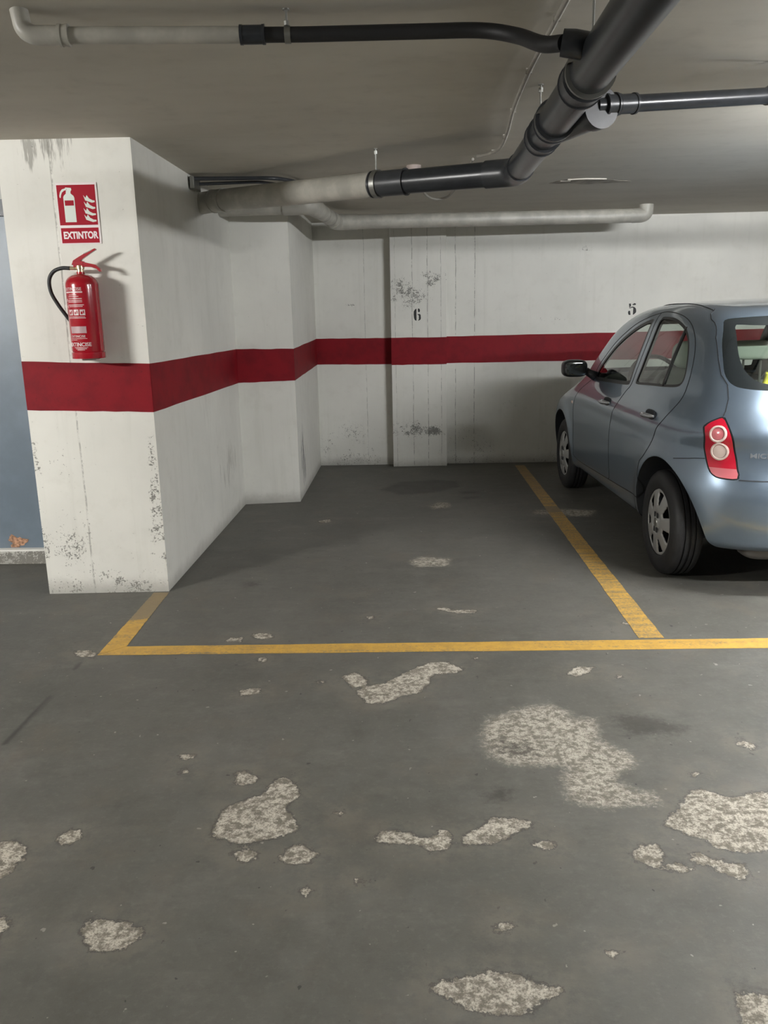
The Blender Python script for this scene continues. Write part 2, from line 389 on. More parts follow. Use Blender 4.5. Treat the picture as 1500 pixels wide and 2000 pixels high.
# door with frame, threshold and chipped plaster
dr = struct(MB().box(-4.88, -2.064, 5.03, 5.08, .089, 2.12).build('door_1', m_door), 'blue grey metal door beside the column')
MB().box(-4.9, -2.064, 5.0, 5.10, 2.12, 2.212).build('door_frame', m_door_dark, dr)
MB().box(-4.9, -2.064, 4.985, 5.0295, .082, .096).build('sill_edge', plain('white sill paint', (.66, .65, .61), .5), dr)
mb = MB()
n = 22; pts = []
for k in range(n):
    a = 2*PI*k/n; r = 1+.3*math.sin(3*a+1)+.18*math.sin(7*a)
    pts.append((-2.535+.055*r*math.cos(a), max(.10, .135+.042*r*math.sin(a))))
mb.add(*flat_poly(pts, 5.0295, .002)); mb.build('chipped_patch', m_rust, dr)
struct(MB().box(-4.9, -2.064, 4.98, 5.3, 0, .085).build('trim_2', m_curb, bevel=.004), 'worn white concrete threshold under the door')

def stripe(p, q, za, zb, parent, nseg=10, th=.0018):
    """thin painted band from plan point p to q; za, zb = (top, bottom) heights at the ends; outward is to the right of p->q"""
    dx, dy = q[0]-p[0], q[1]-p[1]; L = math.hypot(dx, dy); nx, ny = dy/L, -dx/L
    v = []; f = []
    for i in range(nseg+1):
        t = i/nseg; x, y = p[0]+dx*t, p[1]+dy*t; e = 0 if i in (0, nseg) else 1
        zt = za[0]+(zb[0]-za[0])*t+e*random.uniform(-.002, .002); zo = za[1]+(zb[1]-za[1])*t+e*random.uniform(-.002, .002)
        v += [(x, y, zo), (x, y, zt), (x+nx*th, y+ny*th, zt), (x+nx*th, y+ny*th, zo)]
        if i: a = 4*(i-1); b = 4*i; f += [(a+j, a+(j+1) % 4, b+(j+1) % 4, b+j) for j in range(4)]
    f += [(0, 1, 2, 3), tuple(4*nseg+j for j in (3, 2, 1, 0))]
    o = MB().add(v, f).build('painted_stripe', m_red, parent); return o
zs = {'L': (1.308, 1.048), 'R': (1.282, 1.023), 'A': (1.272, 1.004), 'B': (1.264, 1.011), 'C': (1.297, 1.040)}
stripe(PL, PR, zs['L'], zs['R'], wl); stripe(PR, PA, zs['R'], zs['A'], wl); stripe(PA, PB, zs['A'], zs['B'], wl); stripe(PB, PC, zs['B'], zs['C'], wl)
stripe((-.921, YB), (-.163, YB), zs['C'], (1.292, 1.030), wb); stripe((-.163, YP), (.385, YP), (1.294, 1.029), (1.292, 1.029), pil)
stripe((.385, YB), (7.0, YB), (1.294, 1.029), (1.315, 1.035), wb, 40)

# ---- floor: one grid mesh with distance attributes for its worn patches
PEEL=[[(-612,2144),(-603,2207),(-604,2281),(-561,2309),(-518,2344),(-480,2366),(-473,2426),(-453,2465),(-418,2457),(-377,2380),(-376,2336),(-413,2308),(-379,2239),(-348,2181),(-388,2137),(-432,2125),(-479,2113),(-519,2101),(-562,2125)],[(-610,2490),(-576,2514),(-521,2457),(-540,2419),(-583,2419)],[(-530,2065),(-506,2077),(-459,2065),(-457,2031),(-503,2025)],[(-385,2042),(-367,2094),(-337,2100),(-280,2053),(-304,2014),(-363,2019)],[(-846,1750),(-857,1786),(-832,1800),(-782,1790),(-738,1781),(-690,1755),(-683,1733),(-713,1707),(-751,1685),(-797,1689)],[(-1074,2144),(-1057,2170),(-1018,2170),(-994,2138),(-1009,2107),(-1045,2101)],[(-1260,2102),(-1192,2120),(-1145,2078),(-1131,2031),(-1144,2003),(-1138,1959),(-1186,1954)],[(-1106,1794),(-1070,1804),(-1045,1767),(-1048,1731),(-1074,1731)],[(-895,3659),(-881,3707),(-818,3705),(-819,3647)],[(-777,3754),(-688,3752),(-668,3702),(-713,3677),(-768,3704)],[(-717,3082),(-705,3129),(-644,3145),(-628,3104),(-673,3074)],[(-836,2609),(-806,2617),(-769,2608),(-788,2582),(-814,2577)],[(-806,2515),(-783,2527),(-769,2491),(-794,2488)],[(-308,1902),(-293,1918),(-273,1897),(-289,1882),(-303,1887)],[(-176,1938),(-156,1949),(-134,1938),(-154,1925)],[(-245,2273),(-226,2269),(-225,2252),(-241,2252)],[(-308,3247),(-251,3298),(-191,3207),(-194,3157),(-247,3146)],[(-699,3458),(-665,3463),(-657,3414),(-684,3406)],[(-1599,3550),(-1531,3564),(-1476,3533),(-1460,3473),(-1538,3489)],[(-403,3205),(-376,3205),(-377,3190),(-399,3190)],[(-234,3110),(-183,3157),(-120,3181),(-56,3255),(0,3320),(79,3386),(148,3398),(223,3324),(198,3290),(87,3266),(63,3165),(30,3094),(-54,3060),(-104,3005),(-176,2994)],[(746,2197),(805,2262),(876,2359),(910,2388),(956,2358),(994,2330),(1061,2358),(1147,2372),(1113,2221),(1049,2075),(929,2064),(866,2087),(849,2122),(787,2159)],[(612,2064),(651,2099),(695,2099),(710,2064),(691,2013),(735,2019),(763,1997),(744,1981),(704,1986),(653,2003),(618,2030)],[(780,2047),(812,2058),(845,2030),(914,2008),(905,1950),(873,1955),(839,1976),(816,2008),(779,2024)],[(137,2142),(201,2186),(244,2231),(299,2230),(365,2204),(305,2160),(254,2111),(194,2105),(142,2100)],[(-114,2142),(-91,2161),(-30,2155),(23,2130),(61,2136),(74,2173),(104,2167),(109,2112),(81,2076),(37,2070),(22,2100),(-45,2106),(-105,2112)],[(342,2099),(368,2123),(397,2123),(407,2093),(383,2078),(354,2085)],[(28,1579),(49,1598),(85,1598),(133,1614),(194,1622),(258,1614),(278,1592),(329,1577),(313,1552),(270,1534),(243,1510),(197,1503),(142,1512),(92,1529),(70,1547),(42,1561)],[(717,1551),(735,1569),(788,1558),(841,1552),(804,1470),(698,1476)],[(654,3255),(712,3333),(790,3332),(756,3279),(705,3242),(662,3243)],[(1177,2743),(1178,2697),(1199,2661),(1218,2643),(1186,2629),(1153,2657)],[(204,1775),(238,1789),(249,1775),(227,1753),(208,1753)],[(459,1686),(479,1695),(494,1682),(473,1670)],[(259,3433),(300,3443),(285,3410)],[(862,3244),(889,3244),(877,3219),(860,3221)],[(922,2487),(953,2479),(951,2460),(922,2460)],[(1043,3854),(1079,3846),(1064,3812)],[(954,3744),(977,3741),(967,3715)],[(133,4085),(176,4093),(225,4058),(343,4049),(323,4012),(239,4009),(174,4045)],[(-699,6030),(-617,6077),(-592,5994),(-666,5948)],[(-230,3975),(-196,3974),(-195,3937),(-223,3938)]]
FADED=[[(242,2763),(282,2881),(355,2922),(453,2986),(555,2995),(605,2940),(612,2877),(699,2876),(700,2796),(679,2702),(715,2665),(760,2629),(777,2561),(755,2512),(704,2480),(684,2434),(730,2389),(775,2374),(782,2303),(703,2289),(603,2269),(513,2290),(473,2332),(481,2420),(472,2466),(506,2514),(455,2514),(386,2515),(310,2532),(254,2582),(242,2652)],[(946,6284),(1191,6313),(1469,6252),(1374,6045),(1145,6058),(938,6144)],[(150,6469),(235,6643),(339,6575),(330,6400),(173,6353)],[(-31,4943),(52,5046),(257,5002),(248,4829),(29,4804)]]
OIL=[[(-266,7135),(-96,7489),(208,7574),(447,7493),(460,7224),(191,6966),(-91,6919)],[(404,7018),(589,7033),(609,6937),(468,6920)],[(432,6792),(586,6833),(607,6755),(455,6715)],[(-991,4557),(-910,4584),(-875,4493),(-945,4467)],[(747,2876),(869,2895),(1019,2793),(994,2745),(894,2718),(779,2738)],[(225,2362),(277,2391),(307,2362),(292,2305),(228,2305)],[(295,2724),(410,2686),(436,2615),(360,2581),(294,2634)],[(719,1580),(798,1584),(851,1573),(841,1552),(731,1558)]]
CRACK=[[(-1502,2696),(-1496,3082)],[(-1505,3348),(-1510,3417)]]

def polysdf(P, poly, closed=True):
    poly = np.array(poly, float)/1000.; d = np.full(len(P), 1e9); s = np.ones(len(P)); n = len(poly)
    for i in range(n if closed else n-1):
        a, b = poly[i], poly[(i+1) % n]; e = b-a; w = P-a
        t = np.clip((w@e)/(e@e+1e-12), 0, 1); q = w-t[:, None]*e; d = np.minimum(d, (q**2).sum(1))
        if closed:
            c1 = P[:, 1] >= a[1]; c2 = P[:, 1] < b[1]; c3 = e[0]*w[:, 1] > e[1]*w[:, 0]
            s = np.where((c1 & c2 & c3) | (~c1 & ~c2 & ~c3), -s, s)
    return np.sqrt(d)*(s if closed else 1)
xs = np.concatenate([np.arange(-8.2, -3.0, .4), np.arange(-3.0, 3.2, .022), np.arange(3.2, 7.3, .4)])
ys = np.concatenate([np.arange(-6.2, 1.2, .4), np.arange(1.2, 8.6, .022), [8.6, 8.9]])
X, Y = np.meshgrid(xs, ys); nx, ny = len(xs), len(ys)
P = np.stack([X.ravel(), Y.ravel()], 1)
idx = np.arange(nx*ny).reshape(ny, nx)
Fq = np.stack([idx[:-1, :-1], idx[:-1, 1:], idx[1:, 1:], idx[1:, :-1]], -1).reshape(-1, 4)
me = bpy.data.meshes.new('floor'); me.from_pydata(np.column_stack([P, np.zeros(len(P))]).tolist(), [], Fq.tolist())
def setattr_(me, name, val):
    a = me.attributes.new(name, 'FLOAT', 'POINT'); a.data.foreach_set('value', np.asarray(val, np.float32))
def union(polys, closed=True):
    d = np.full(len(P), 1.0)
    for q in polys: d = np.minimum(d, polysdf(P, q, closed))
    return d
setattr_(me, 'peel', union(PEEL)); setattr_(me, 'faded', union(FADED)); setattr_(me, 'oil', union(OIL)); setattr_(me, 'crack', union(CRACK, False))
struct(link('floor', me, m_floor))

# ---- yellow bay lines
def line_strip(name, a0, a1, b0, b1, label, wear=lambda t: 0, n=60):
    """painted strip; a0->b0 is one edge, a1->b1 the other"""
    v = []; f = []; wv = []; z0, z1 = .0004, .0016
    for i in range(n+1):
        t = i/n; j = random.uniform(-.002, .002) if 0 < i < n else 0
        l = (a0[0]+(b0[0]-a0[0])*t+j, a0[1]+(b0[1]-a0[1])*t+j); r = (a1[0]+(b1[0]-a1[0])*t+j, a1[1]+(b1[1]-a1[1])*t-j)
        v += [(l[0], l[1], z0), (l[0], l[1], z1), (r[0], r[1], z1), (r[0], r[1], z0)]; wv += [wear(t)]*4
        if i: a = 4*(i-1); b = 4*i; f += [(a+q, a+(q+1) % 4, b+(q+1) % 4, b+q) for q in range(4)]
    f += [(0, 1, 2, 3), tuple(4*n+j for j in (3, 2, 1, 0))]
    me = bpy.data.meshes.new(name); me.from_pydata(v, [], f); setattr_(me, 'wear', wv)
    o = link(name, me, m_line); return tag(o, label, 'floor line', 'yellow bay lines on the floor')
line_strip('parking_line', (-1.459, 3.503), (-1.357, 3.602), (3.4, 3.53), (3.4, 3.655), 'long yellow painted line across the front of the bays')
line_strip('parking_line', (-1.459, 3.506), (-1.357, 3.606), (-1.462, 4.385), (-1.375, 4.385), 'short yellow line fading out towards the foot of the column', lambda t: .75*max(0, min(1, (t-.45)/.15)))
line_strip('parking_line', (1.070, 3.652), (1.188, 3.652), (1.072, 8.25), (1.168, 8.25), 'yellow line running back to the wall beside the car', lambda t: .12+.25*max(0, t-.5)+(.6 if .55 < t < .60 else 0))

# ---- stencilled bay numbers
def stencil(polys, cx, cz, px, ox, oz, y, label):
    mb = MB()
    for q in polys: mb.add(*flat_poly([(cx+(x-ox)*px, cz-(z-oz)*px) for x, z in q], y, .0006))
    o = mb.build('bay_number', m_stencil); return tag(o, label, 'number', 'black stencilled bay numbers')
stencil([[(600, 720), (605, 600), (650, 530), (700, 495), (712, 500), (712, 960), (690, 965), (640, 935), (612, 860)],
         [(768, 500), (800, 488), (842, 515), (852, 560), (850, 612), (822, 635), (775, 622)],
         [(738, 710), (850, 705), (880, 750), (887, 880), (860, 935), (790, 967), (775, 955), (806, 905), (806, 765), (785, 750)]],
        .098, 1.512, .000245, 745, 730, YP, 'black stencilled number 6 on the pilaster')
stencil([[(605, 395), (720, 395), (720, 545), (640, 600), (628, 560)],
         [(775, 445), (860, 415), (890, 365), (930, 385), (988, 392), (988, 470), (840, 482)],
         [(632, 600), (720, 600), (770, 560), (870, 568), (940, 605), (995, 660), (1022, 760), (1022, 860), (965, 930), (890, 992), (845, 992), (855, 640), (800, 612), (720, 640), (650, 650)],
         [(572, 860), (600, 785), (660, 780), (700, 820), (700, 870), (725, 1000), (640, 1010), (590, 960)]],
        2.225, 1.522, .000178, 795, 690, YB, 'black stencilled number 5 on the back wall above the car')

# ---- fluorescent lamps (outside the picture)
for (lx, ly, lz, st, lc, lab) in LAMPS:
    t = empty('ceiling_lamp', (lx, ly, H)); tag(t, lab, 'lamp', 'fluorescent ceiling lamps')
    MB().box(-.62, .62, -.045, .045, -.045, 0).build('housing', m_lamp_body, t, bevel=.004)
    mt = bpy.data.materials.new('tube glow'); mt.use_nodes = True; nt = mt.node_tree; nt.nodes.clear()
    e = nt.nodes.new('ShaderNodeEmission'); e.inputs[0].default_value = col(lc); e.inputs[1].default_value = st
    o_ = nt.nodes.new('ShaderNodeOutputMaterial'); nt.links.new(e.outputs[0], o_.inputs[0])
    MB().tube([(-.59, 0, lz-H), (.59, 0, lz-H)], .019, 12).build('tube', mt, t, smooth=True)
    for hx in (-.61, .61): MB().box(hx-.01, hx+.01, -.02, .02, lz-H-.02, -.04).build('lamp_holder', m_lamp_body, t)

# ------------------------------------------------------------------ pipes under the ceiling
# main drain
org = (.52, 3.2, H)
dp = empty('drain_pipe', org); tag(dp, 'thick dark grey drain pipe with an elbow, ending in a thick white length', 'pipe')
mA, mE, mW, mZ = (.487, -1.5, 2.13), (.565, 4.47, 2.20), (-.163, 4.875, 2.22), (-1.36, 5.80, 2.272)
R1 = .0625
def P3(a, b, t): return tuple(a[i]+(b[i]-a[i])*t for i in range(3))
def sec(name, pts, r, mat, parent, org, seg=32, smooth=True):
    return MB().tube(local(pts, org), r, seg).build(name, mat, parent, auto=40)
e0, e1 = P3(mE, mA, .018), P3(mE, mW, .12)
sec('pipe_section', [mA, e0], R1, m_pvc_dark, dp, org)
sec('elbow', fillet([P3(mE, mA, .030), mE, P3(mE, mW, .20)], .07, 8), R1+.006, m_pvc_mid, dp, org)
sec('pipe_section', [e1, mW], R1, m_pvc_dark, dp, org)
def collar(a, b, t, L, r, mat, name='collar', parent=dp, org=org, lip=.004):
    A, B = Vector(a), Vector(b); d = (B-A).normalized(); c = A+(B-A)*t
    pts = [c-d*L/2, c-d*(L/2-.008), c-d*(L/2-.0085), c+d*(L/2-.0085), c+d*(L/2-.008), c+d*L/2]
    return MB().tube(local(pts, org), [r+lip, r+lip, r, r, r+lip, r+lip], 32).build(name, mat, parent, auto=40)
collar(mA, mE, .706, .10, R1+.007, m_pvc_mid)
collar(mA, mE, .69, .014, R1+.012, m_steel, 'pipe_clamp', lip=0)
collar(mA, mE, .80, .07, R1+.008, m_pvc_mid)
collar(mA, mE, .797, .012, R1+.013, m_steel, 'pipe_clamp', lip=0)
collar(mA, mE, .845, .10, R1+.006, m_pvc_mid)
collar(mE, mW, .90, .22, R1+.005, m_pvc_mid)
collar(mE, mW, .99, .030, R1+.012, m_steel, 'pipe_clamp', lip=0)
o = sec('pipe_section', [P3(mE, mW, 1.0), P3(mW, mZ, .02)], R1+.002, m_pvc_white, dp, org)
o = sec('white_pipe_section', fillet([P3(mW, mZ, .015), P3(mW, mZ, .93), (-1.372, 5.775, 2.262)], .05, 6), .069, m_pvc_white, dp, org); o['label'] = 'dusty white pipe section'
collar(P3(mW, mZ, .86), P3(mW, mZ, .96), .3, .11, .0715, m_pvc_white, 'socket')
sec('branch_fitting', [(.545, 3.50, 2.19), (.665, 3.20, 2.195), (.672, 3.18, 2.195), (.69, 3.135, 2.195)], [R1-.004, R1-.001, R1+.006, R1+.006], m_pvc_mid, dp, org)
sec('side_socket', [(.49, 2.46, 2.20), (.455, 2.44, 2.20), (.425, 2.445, 2.205)], [.036, .036, .034], m_pvc_dark, dp, org, 24)
def rod(x, y, z0, parent, org, r=.004, nut=True, sx=0):
    mb = MB().tube(local([(x, y, z0), (x, y, H)], org), r, 10)
    mb.tube(local([(x, y, z0), (x, y, z0+.012)], org), r*2.2, 6)
    if nut: mb.tube(local([(x, y, H-.030), (x, y, H-.012)], org), r*2.4, 6)
    mb.tube(local([(x, y, H-.003), (x, y, H)], org), .011, 16)
    return mb.build('hanger_rod', m_steel, parent, auto=30)
rod(-.163, 4.87, 2.28, dp, org); rod(.556, 3.66, 2.25, dp, org); rod(.543, 2.62, 2.24, dp, org)

# thin black pipe running left from the main drain, white at its far end
org = (-.3, 2.72, H)
tp = empty('drain_pipe', org); tag(tp, 'thin black pipe crossing the ceiling to the left, pale grey at its far end', 'pipe')
pth = smoothpath([(.43, 2.447, 2.205), (.385, 2.52, 2.225), (.33, 2.66, 2.29), (.23, 2.73, 2.328), (.05, 2.745, 2.335), (-.30, 2.738, 2.335)], 8)
sec('pipe_section', pth+[(-.50, 2.724, 2.335)], .0215, m_black, tp, org, 24)
collar((-.40, 2.728, 2.335), (-.50, 2.724, 2.335), .55, .075, .0265, m_pvc_dark, parent=tp, org=org, lip=.0015)
o = sec('white_pipe_section', [(-.47, 2.725, 2.335), (-1.04, 2.676, 2.335)], .0235, m_pvc_white, tp, org, 24); o['label'] = 'pale grey pipe section'
sec('elbow', fillet([(-1.02, 2.677, 2.335), (-1.125, 2.668, 2.335), (-1.135, 2.668, H)], .05, 8), .0265, m_pvc_white, tp, org, 24)
collar((-1.0, 2.679, 2.335), (-1.05, 2.674, 2.335), .2, .03, .029, m_pvc_white, parent=tp, org=org, lip=.002)
rod(-.352, 2.735, 2.36, tp, org, .0035, False)
collar((-.34, 2.737, 2.335), (-.36, 2.736, 2.335), .5, .018, .0245, m_steel, 'pipe_clamp', tp, org, 0)

# grey pipe to the right of the main drain
org = (1.2, 3.36, H)
rp = empty('drain_pipe', org); tag(rp, 'slim dark grey pipe running to the right edge from the branch of the thick drain', 'pipe')
r0, r1 = (.672, 3.150, 2.205), (3.6, 4.31, 2.50)
r1 = (1.40, 3.438, 2.287); r2 = (2.3, 3.79, 2.345)
sec('pipe_section', [r0, r1, r2], .029, m_pvc_dark, rp, org, 24)
collar(r0, r1, .075, .05, .036, m_pvc_mid, parent=rp, org=org)
collar(r0, r1, .16, .075, .033, m_pvc_mid, parent=rp, org=org, lip=.003)
rod(1.385, 3.432, 2.31, rp, org)
collar(r0, r1, .98, .022, .033, m_steel, 'pipe_clamp', rp, org, 0)

# pale pipe along the back wall
org = (.7, 7.5, H)
bp = empty('drain_pipe', org); tag(bp, 'long pale pipe under the ceiling before the back wall, bent towards the left wall', 'pipe')
q0, q1, q2, q3 = (2.06, 7.64, 2.315), (-.60, 7.44, 2.30), (-.69, 6.30, 2.30), (-1.37, 6.33, 2.30)
sec('pipe_section', fillet([(2.10, 7.645, H), (2.10, 7.645, 2.318), (1.98, 7.633, 2.315)], .06, 8), .062, m_pvc_white, bp, org)
sec('pipe_section', [(2.0, 7.634, 2.315), (-.50, 7.447, 2.30)], .060, m_pvc_white, bp, org)
sec('elbow', fillet([(-.42, 7.453, 2.30), q1, P3(q1, q2, .18)], .07, 8), .066, m_pvc_white, bp, org)
sec('pipe_section', [P3(q1, q2, .1), P3(q1, q2, .9)], .060, m_pvc_white, bp, org)
sec('elbow', fillet([P3(q1, q2, .80), q2, P3(q2, q3, .30)], .09, 8), .066, m_pvc_white, bp, org)
sec('pipe_section', [P3(q2, q3, .2), q3], .060, m_pvc_white, bp, org)
for t in (.3, .55): collar(q1, q2, t, .012, .0625, m_cable, 'pipe_clamp', bp, org, 0)

# thin conduits at the left under the ceiling
org = (-1.1, 5.55, H)
kt = empty('conduit', org); tag(kt, 'thin dark conduit looped against the ceiling above the white pipe at the left wall', 'conduit')
sec('conduit_run', fillet([(-1.37, 5.50, 2.375), (-.83, 5.56, 2.375), (-.72, 5.80, 2.385), (-.72, 6.1, 2.385)], .08, 6), .012, m_pvc_mid, kt, org, 14)
sec('conduit_run', fillet([(-1.37, 5.62, 2.36), (-.95, 5.66, 2.37), (-.85, 5.9, 2.385), (-.85, 6.1, 2.385)], .06, 6), .010, m_pvc_mid, kt, org, 14)
MB().box(-.262, -.235, -.07, .10, -.09, -.015).build('bracket', m_steel, kt, bevel=.003)

# pale cable up the ceiling beside the main drain
org = (.5, 4, H)
cb = empty('cable', org); tag(cb, 'pale cable clipped to the ceiling beside the thick drain pipe', 'cable')
pc = [(.50, .6, 2.392), (.481, 2.64, 2.392), (.478, 2.872, 2.392), (.474, 3.431, 2.392), (.487, 3.99, 2.390), (.515, 4.45, 2.390), (.525, 4.85, 2.392), (.49, 5.02, 2.392), (.42, 5.12, 2.393)]
sec('cable_run', smoothpath(pc, 8), .009, m_cable, cb, org, 12)
sec('cable_run', smoothpath([(.40, 5.2, 2.393), (.385, 6.1, 2.390), (.36, 6.276, 2.385), (.312, 6.60, 2.37), (.219, 6.64, 2.365), (.14, 6.42, 2.375), (.11, 6.0, 2.392), (.06, 5.5, 2.393)], 8), .008, m_cable, cb, org, 12)
for (x, y) in ((.479, 2.86), (.474, 3.43), (.492, 4.05), (.520, 4.6), (.50, 5.0)):
    MB().box(x-.5-.012, x-.5+.012, y-4-.006, y-4+.006, -.019, 0).build('cable_clip', m_cable, cb)
jb = MB().lathe([(.045, 0), (.045, -.028), (.040, -.034)], (0, 0, 0), 'z', 32).build('junction_box', plain('dusty pink plastic', (.40, .33, .30), .6), None, auto=40)
jb.location = (.052, 5.43, H); tag(jb, 'small round pinkish junction box on the ceiling behind the drain pipe', 'junction box')
# broken plaster patch on the ceiling
mb = MB(); pts = []
for k in range(26):
    a = 2*PI*k/26; r = 1+.22*math.sin(2*a+.6)+.15*math.sin(5*a); pts.append((1.30+.24*r*math.cos(a), 6.26+.11*r*math.sin(a)))
mb.prism(pts, H-.0012, H+.001).build('plaster_patch', plain('stained ceiling plaster', (.36, .33, .28), .85, var=.3, scale=14), bpy.data.objects['ceiling'])
mb = MB().box(1.09, 1.16, 6.17, 6.20, H-.006, H-.002).tube([(1.13, 6.12, H-.004), (1.25, 6.10, H-.004), (1.40, 6.13, H-.004)], .0045, 6)
mb.build('plaster_flake', plain('fresh white plaster', (.62, .58, .52), .8), bpy.data.objects['ceiling'])

# ------------------------------------------------------------------ fire point on the column
def colY(x): return PL[1]+(x-PL[0])/(PR[0]-PL[0])*(PR[1]-PL[1])
face_rz = math.atan2(PR[1]-PL[1], PR[0]-PL[0])
sg = empty('fire_sign', (-1.677, colY(-1.677), 2.047), face_rz); tag(sg, 'red and white fire extinguisher sign reading EXTINTOR on the white column', 'sign')
w, hh = .208, .297
MB().box(-w/2, w/2, -.0045, -.0005, -hh/2, hh/2).build('sign_board', m_sign_white, sg)
def sp(x, t): return (-w/2+x*w, hh/2-t*hh)
MB().add(*flat_poly([sp(.018, .035), sp(.955, .035), sp(.955, .690), sp(.018, .690)], -.0045, .0006)).build('red_panel', m_sign_red, sg)
MB().add(*flat_poly([sp(.025, .735), sp(.955, .735), sp(.955, .985), sp(.025, .985)], -.0045, .0006)).build('red_panel', m_sign_red, sg)
mb = MB()
body = [sp(.165, .64), sp(.165, .235), sp(.18, .21), sp(.22, .185), sp(.24, .17), sp(.24, .145), sp(.27, .10), sp(.235, .095), sp(.235, .075), sp(.375, .085), sp(.38, .12), sp(.36, .13), sp(.35, .17), sp(.38, .19), sp(.42, .215), sp(.435, .245), sp(.435, .64)]
mb.add(*flat_poly(body, -.0051, .0005))
hs = [sp(.26, .12), sp(.20, .125), sp(.145, .155), sp(.115, .20), sp(.10, .245), sp(.075, .235), sp(.075, .20), sp(.10, .145), sp(.15, .105), sp(.25, .085)]
mb.add(*flat_poly(hs, -.0051, .0005))
for k in range(4):   # four flame tongues
    y0 = .205+k*.105; xo = .655+(.012 if k % 2 else 0)-.01*k
    q = [sp(xo+.0, y0), sp(xo+.055, y0+.045), sp(xo+.085, y0+.0), sp(xo+.14, y0+.055), sp(xo+.22, y0+.085), sp(.925, y0+.07+.02), sp(.925, y0+.115), sp(xo+.2, y0+.125), sp(xo+.12, y0+.105), sp(xo+.04, y0+.085)]
    mb.add(*flat_poly(q, -.0051, .0005))
mb.build('pictogram', m_pict_white, sg)
MB().add(*flat_poly([sp(.19, .285), sp(.41, .285), sp(.41, .37), sp(.19, .37)], -.0056, .0004)).build('red_panel', m_sign_red, sg)
v, f = text_mesh('EXTINTOR', .047, .0018)
xw = max(p[0] for p in v)-min(p[0] for p in v); kx = .178/xw
MB().add([(p[0]*kx, -.0056-p[2], p[1]*1.0+sp(0, .862)[1]) for p in v], f).build('lettering', m_sign_white, sg)

# extinguisher
EX = Vector((-1.662, colY(-1.662)-.098, 1.322))
ex = empty('fire_extinguisher', EX, 0); tag(ex, 'red fire extinguisher with a black hose hung on the white column', 'fire extinguisher')
RE = .0815
prof = [(0.001, .012), (RE-.012, .012), (RE-.010, 0), (RE+.001, 0), (RE+.002, .004), (RE+.002, .030), (RE-.003, .034), (RE, .040), (RE, .365)]
for k in range(1, 9):
    a = PI/2*k/9; prof.append((.022+(RE-.022)*math.cos(a), .365+.055*math.sin(a)))
prof += [(.020, .422), (.020, .432), (0.001, .432)]
MB().lathe(prof, seg=64, caps=False).build('cylinder_body', m_ext_red, ex, auto=35)
MB().lathe([(.017, .430), (.017, .445), (.021, .446), (.021, .462), (.013, .466), (.013, .480)], seg=24).build('valve', m_brass, ex, auto=35)
MB().box(-.030, .022, -.014, .014, .455, .484).add(*flat_poly([(.0, .458), (.02, .480), (.085, .465), (.103, .447), (.108, .432), (.100, .430), (.088, .445), (.060, .454)], .012, .024)).build('carrying_handle', m_ext_red, ex, bevel=.002)
MB().add(*flat_poly([(-.040, .466), (-.030, .488), (.000, .505), (.045, .528), (.088, .545), (.092, .538), (.060, .520), (.015, .492), (-.005, .470)], .010, .020)).build('squeeze_lever', m_ext_red, ex, bevel=.002)
o = MB().add(*flat_poly([(.028, .5215), (.070, .5385), (.072, .5355), (.030, .5185)], -.0102, .002)).build('lever_highlight_plate', m_steel, ex)
MB().tube([(-.012, 0, .450), (-.055, -.004, .451)], .0085, 16).build('hose_fitting', m_brass, ex, auto=35)
hp = smoothpath([(-.050, -.004, .451), (-.095, -.004, .452), (-.140, -.002, .435), (-.166, 0, .395), (-.165, .004, .335), (-.140, .012, .275), (-.105, .022, .215), (-.075, .035, .165), (-.05, .045, .13)], 8)
MB().tube(hp, .0095, 16).build('hose', m_black, ex, smooth=True)
MB().box(-.03, .03, .078, .098, .30, .345).build('wall_bracket', m_steel, ex, bevel=.002)
m_paper = plain('white paper tag', (.7, .68, .64), .6)
MB().box(-.032, .045, -.02, .04, -.012, -.0005).build('bottom_tag', m_paper, ex, bevel=.003)
def wrap(v, ang0, z0, off):   # lay a flat drawing (x, y) round the cylinder, ang0 measured from the -Y side
    out = []
    for x, y, z in v:
        a = ang0+x/RE; r = RE+off+z; out.append((r*math.sin(a), -r*math.cos(a), z0+y))
    return out
def rect(x0, x1, y0, y1, n=12):
    v = []; f = []
    for i in range(n+1):
        x = x0+(x1-x0)*i/n; v += [(x, y0, 0), (x, y1, 0)]
        if i: f.append((2*i-2, 2*i, 2*i+1, 2*i-1))
    return v, f
A0 = -.27
def label_text(s, size, x, y, bold=.0002, name='label_print'):
    v, f = text_mesh(s, size, bold, .0001); return [(p[0]+x, p[1]+y, p[2]) for p in v], f
lab = MB()
def addw(vf, off=.0006): lab.add(wrap(vf[0], A0, 0, off), vf[1])
addw(label_text('EXTINCISE', .0215, -.004, .345))
for (x0, x1, y, hgt) in ((-.050, .050, .327, .007), (-.025, .02, .316, .003), (-.03, .03, .308, .0025), (-.028, .045, .297, .0035), (-.035, .045, .288, .003), (-.035, .045, .281, .003), (-.035, .052, .266, .0035), (-.032, .045, .259, .003), (-.047, -.041, .285, .014), (-.047, -.041, .255, .012),
                         (-.04, .052, .208, .0025), (-.042, .055, .202, .0025), (-.04, .052, .100, .002), (-.042, .0, .093, .002), (-.022, .052, .055, .0025), (-.015, .045, .049, .0025), (-.005, .035, .043, .0025)):
    addw(rect(x0, x1, y, y+hgt))
for k in range(3): addw(rect(-.036+k*.032, -.010+k*.032, .217, .245))
addw(label_text('EXTINCISE', .017, .004, .112)); addw(label_text('EXTINCISE', .026, .008, .071, .0006))
addw(([(-.052+.011*math.cos(2*PI*k/20), .071+.011*math.sin(2*PI*k/20), 0) for k in range(20)], [tuple(range(20))]))
lab.build('label_print', m_print, ex)
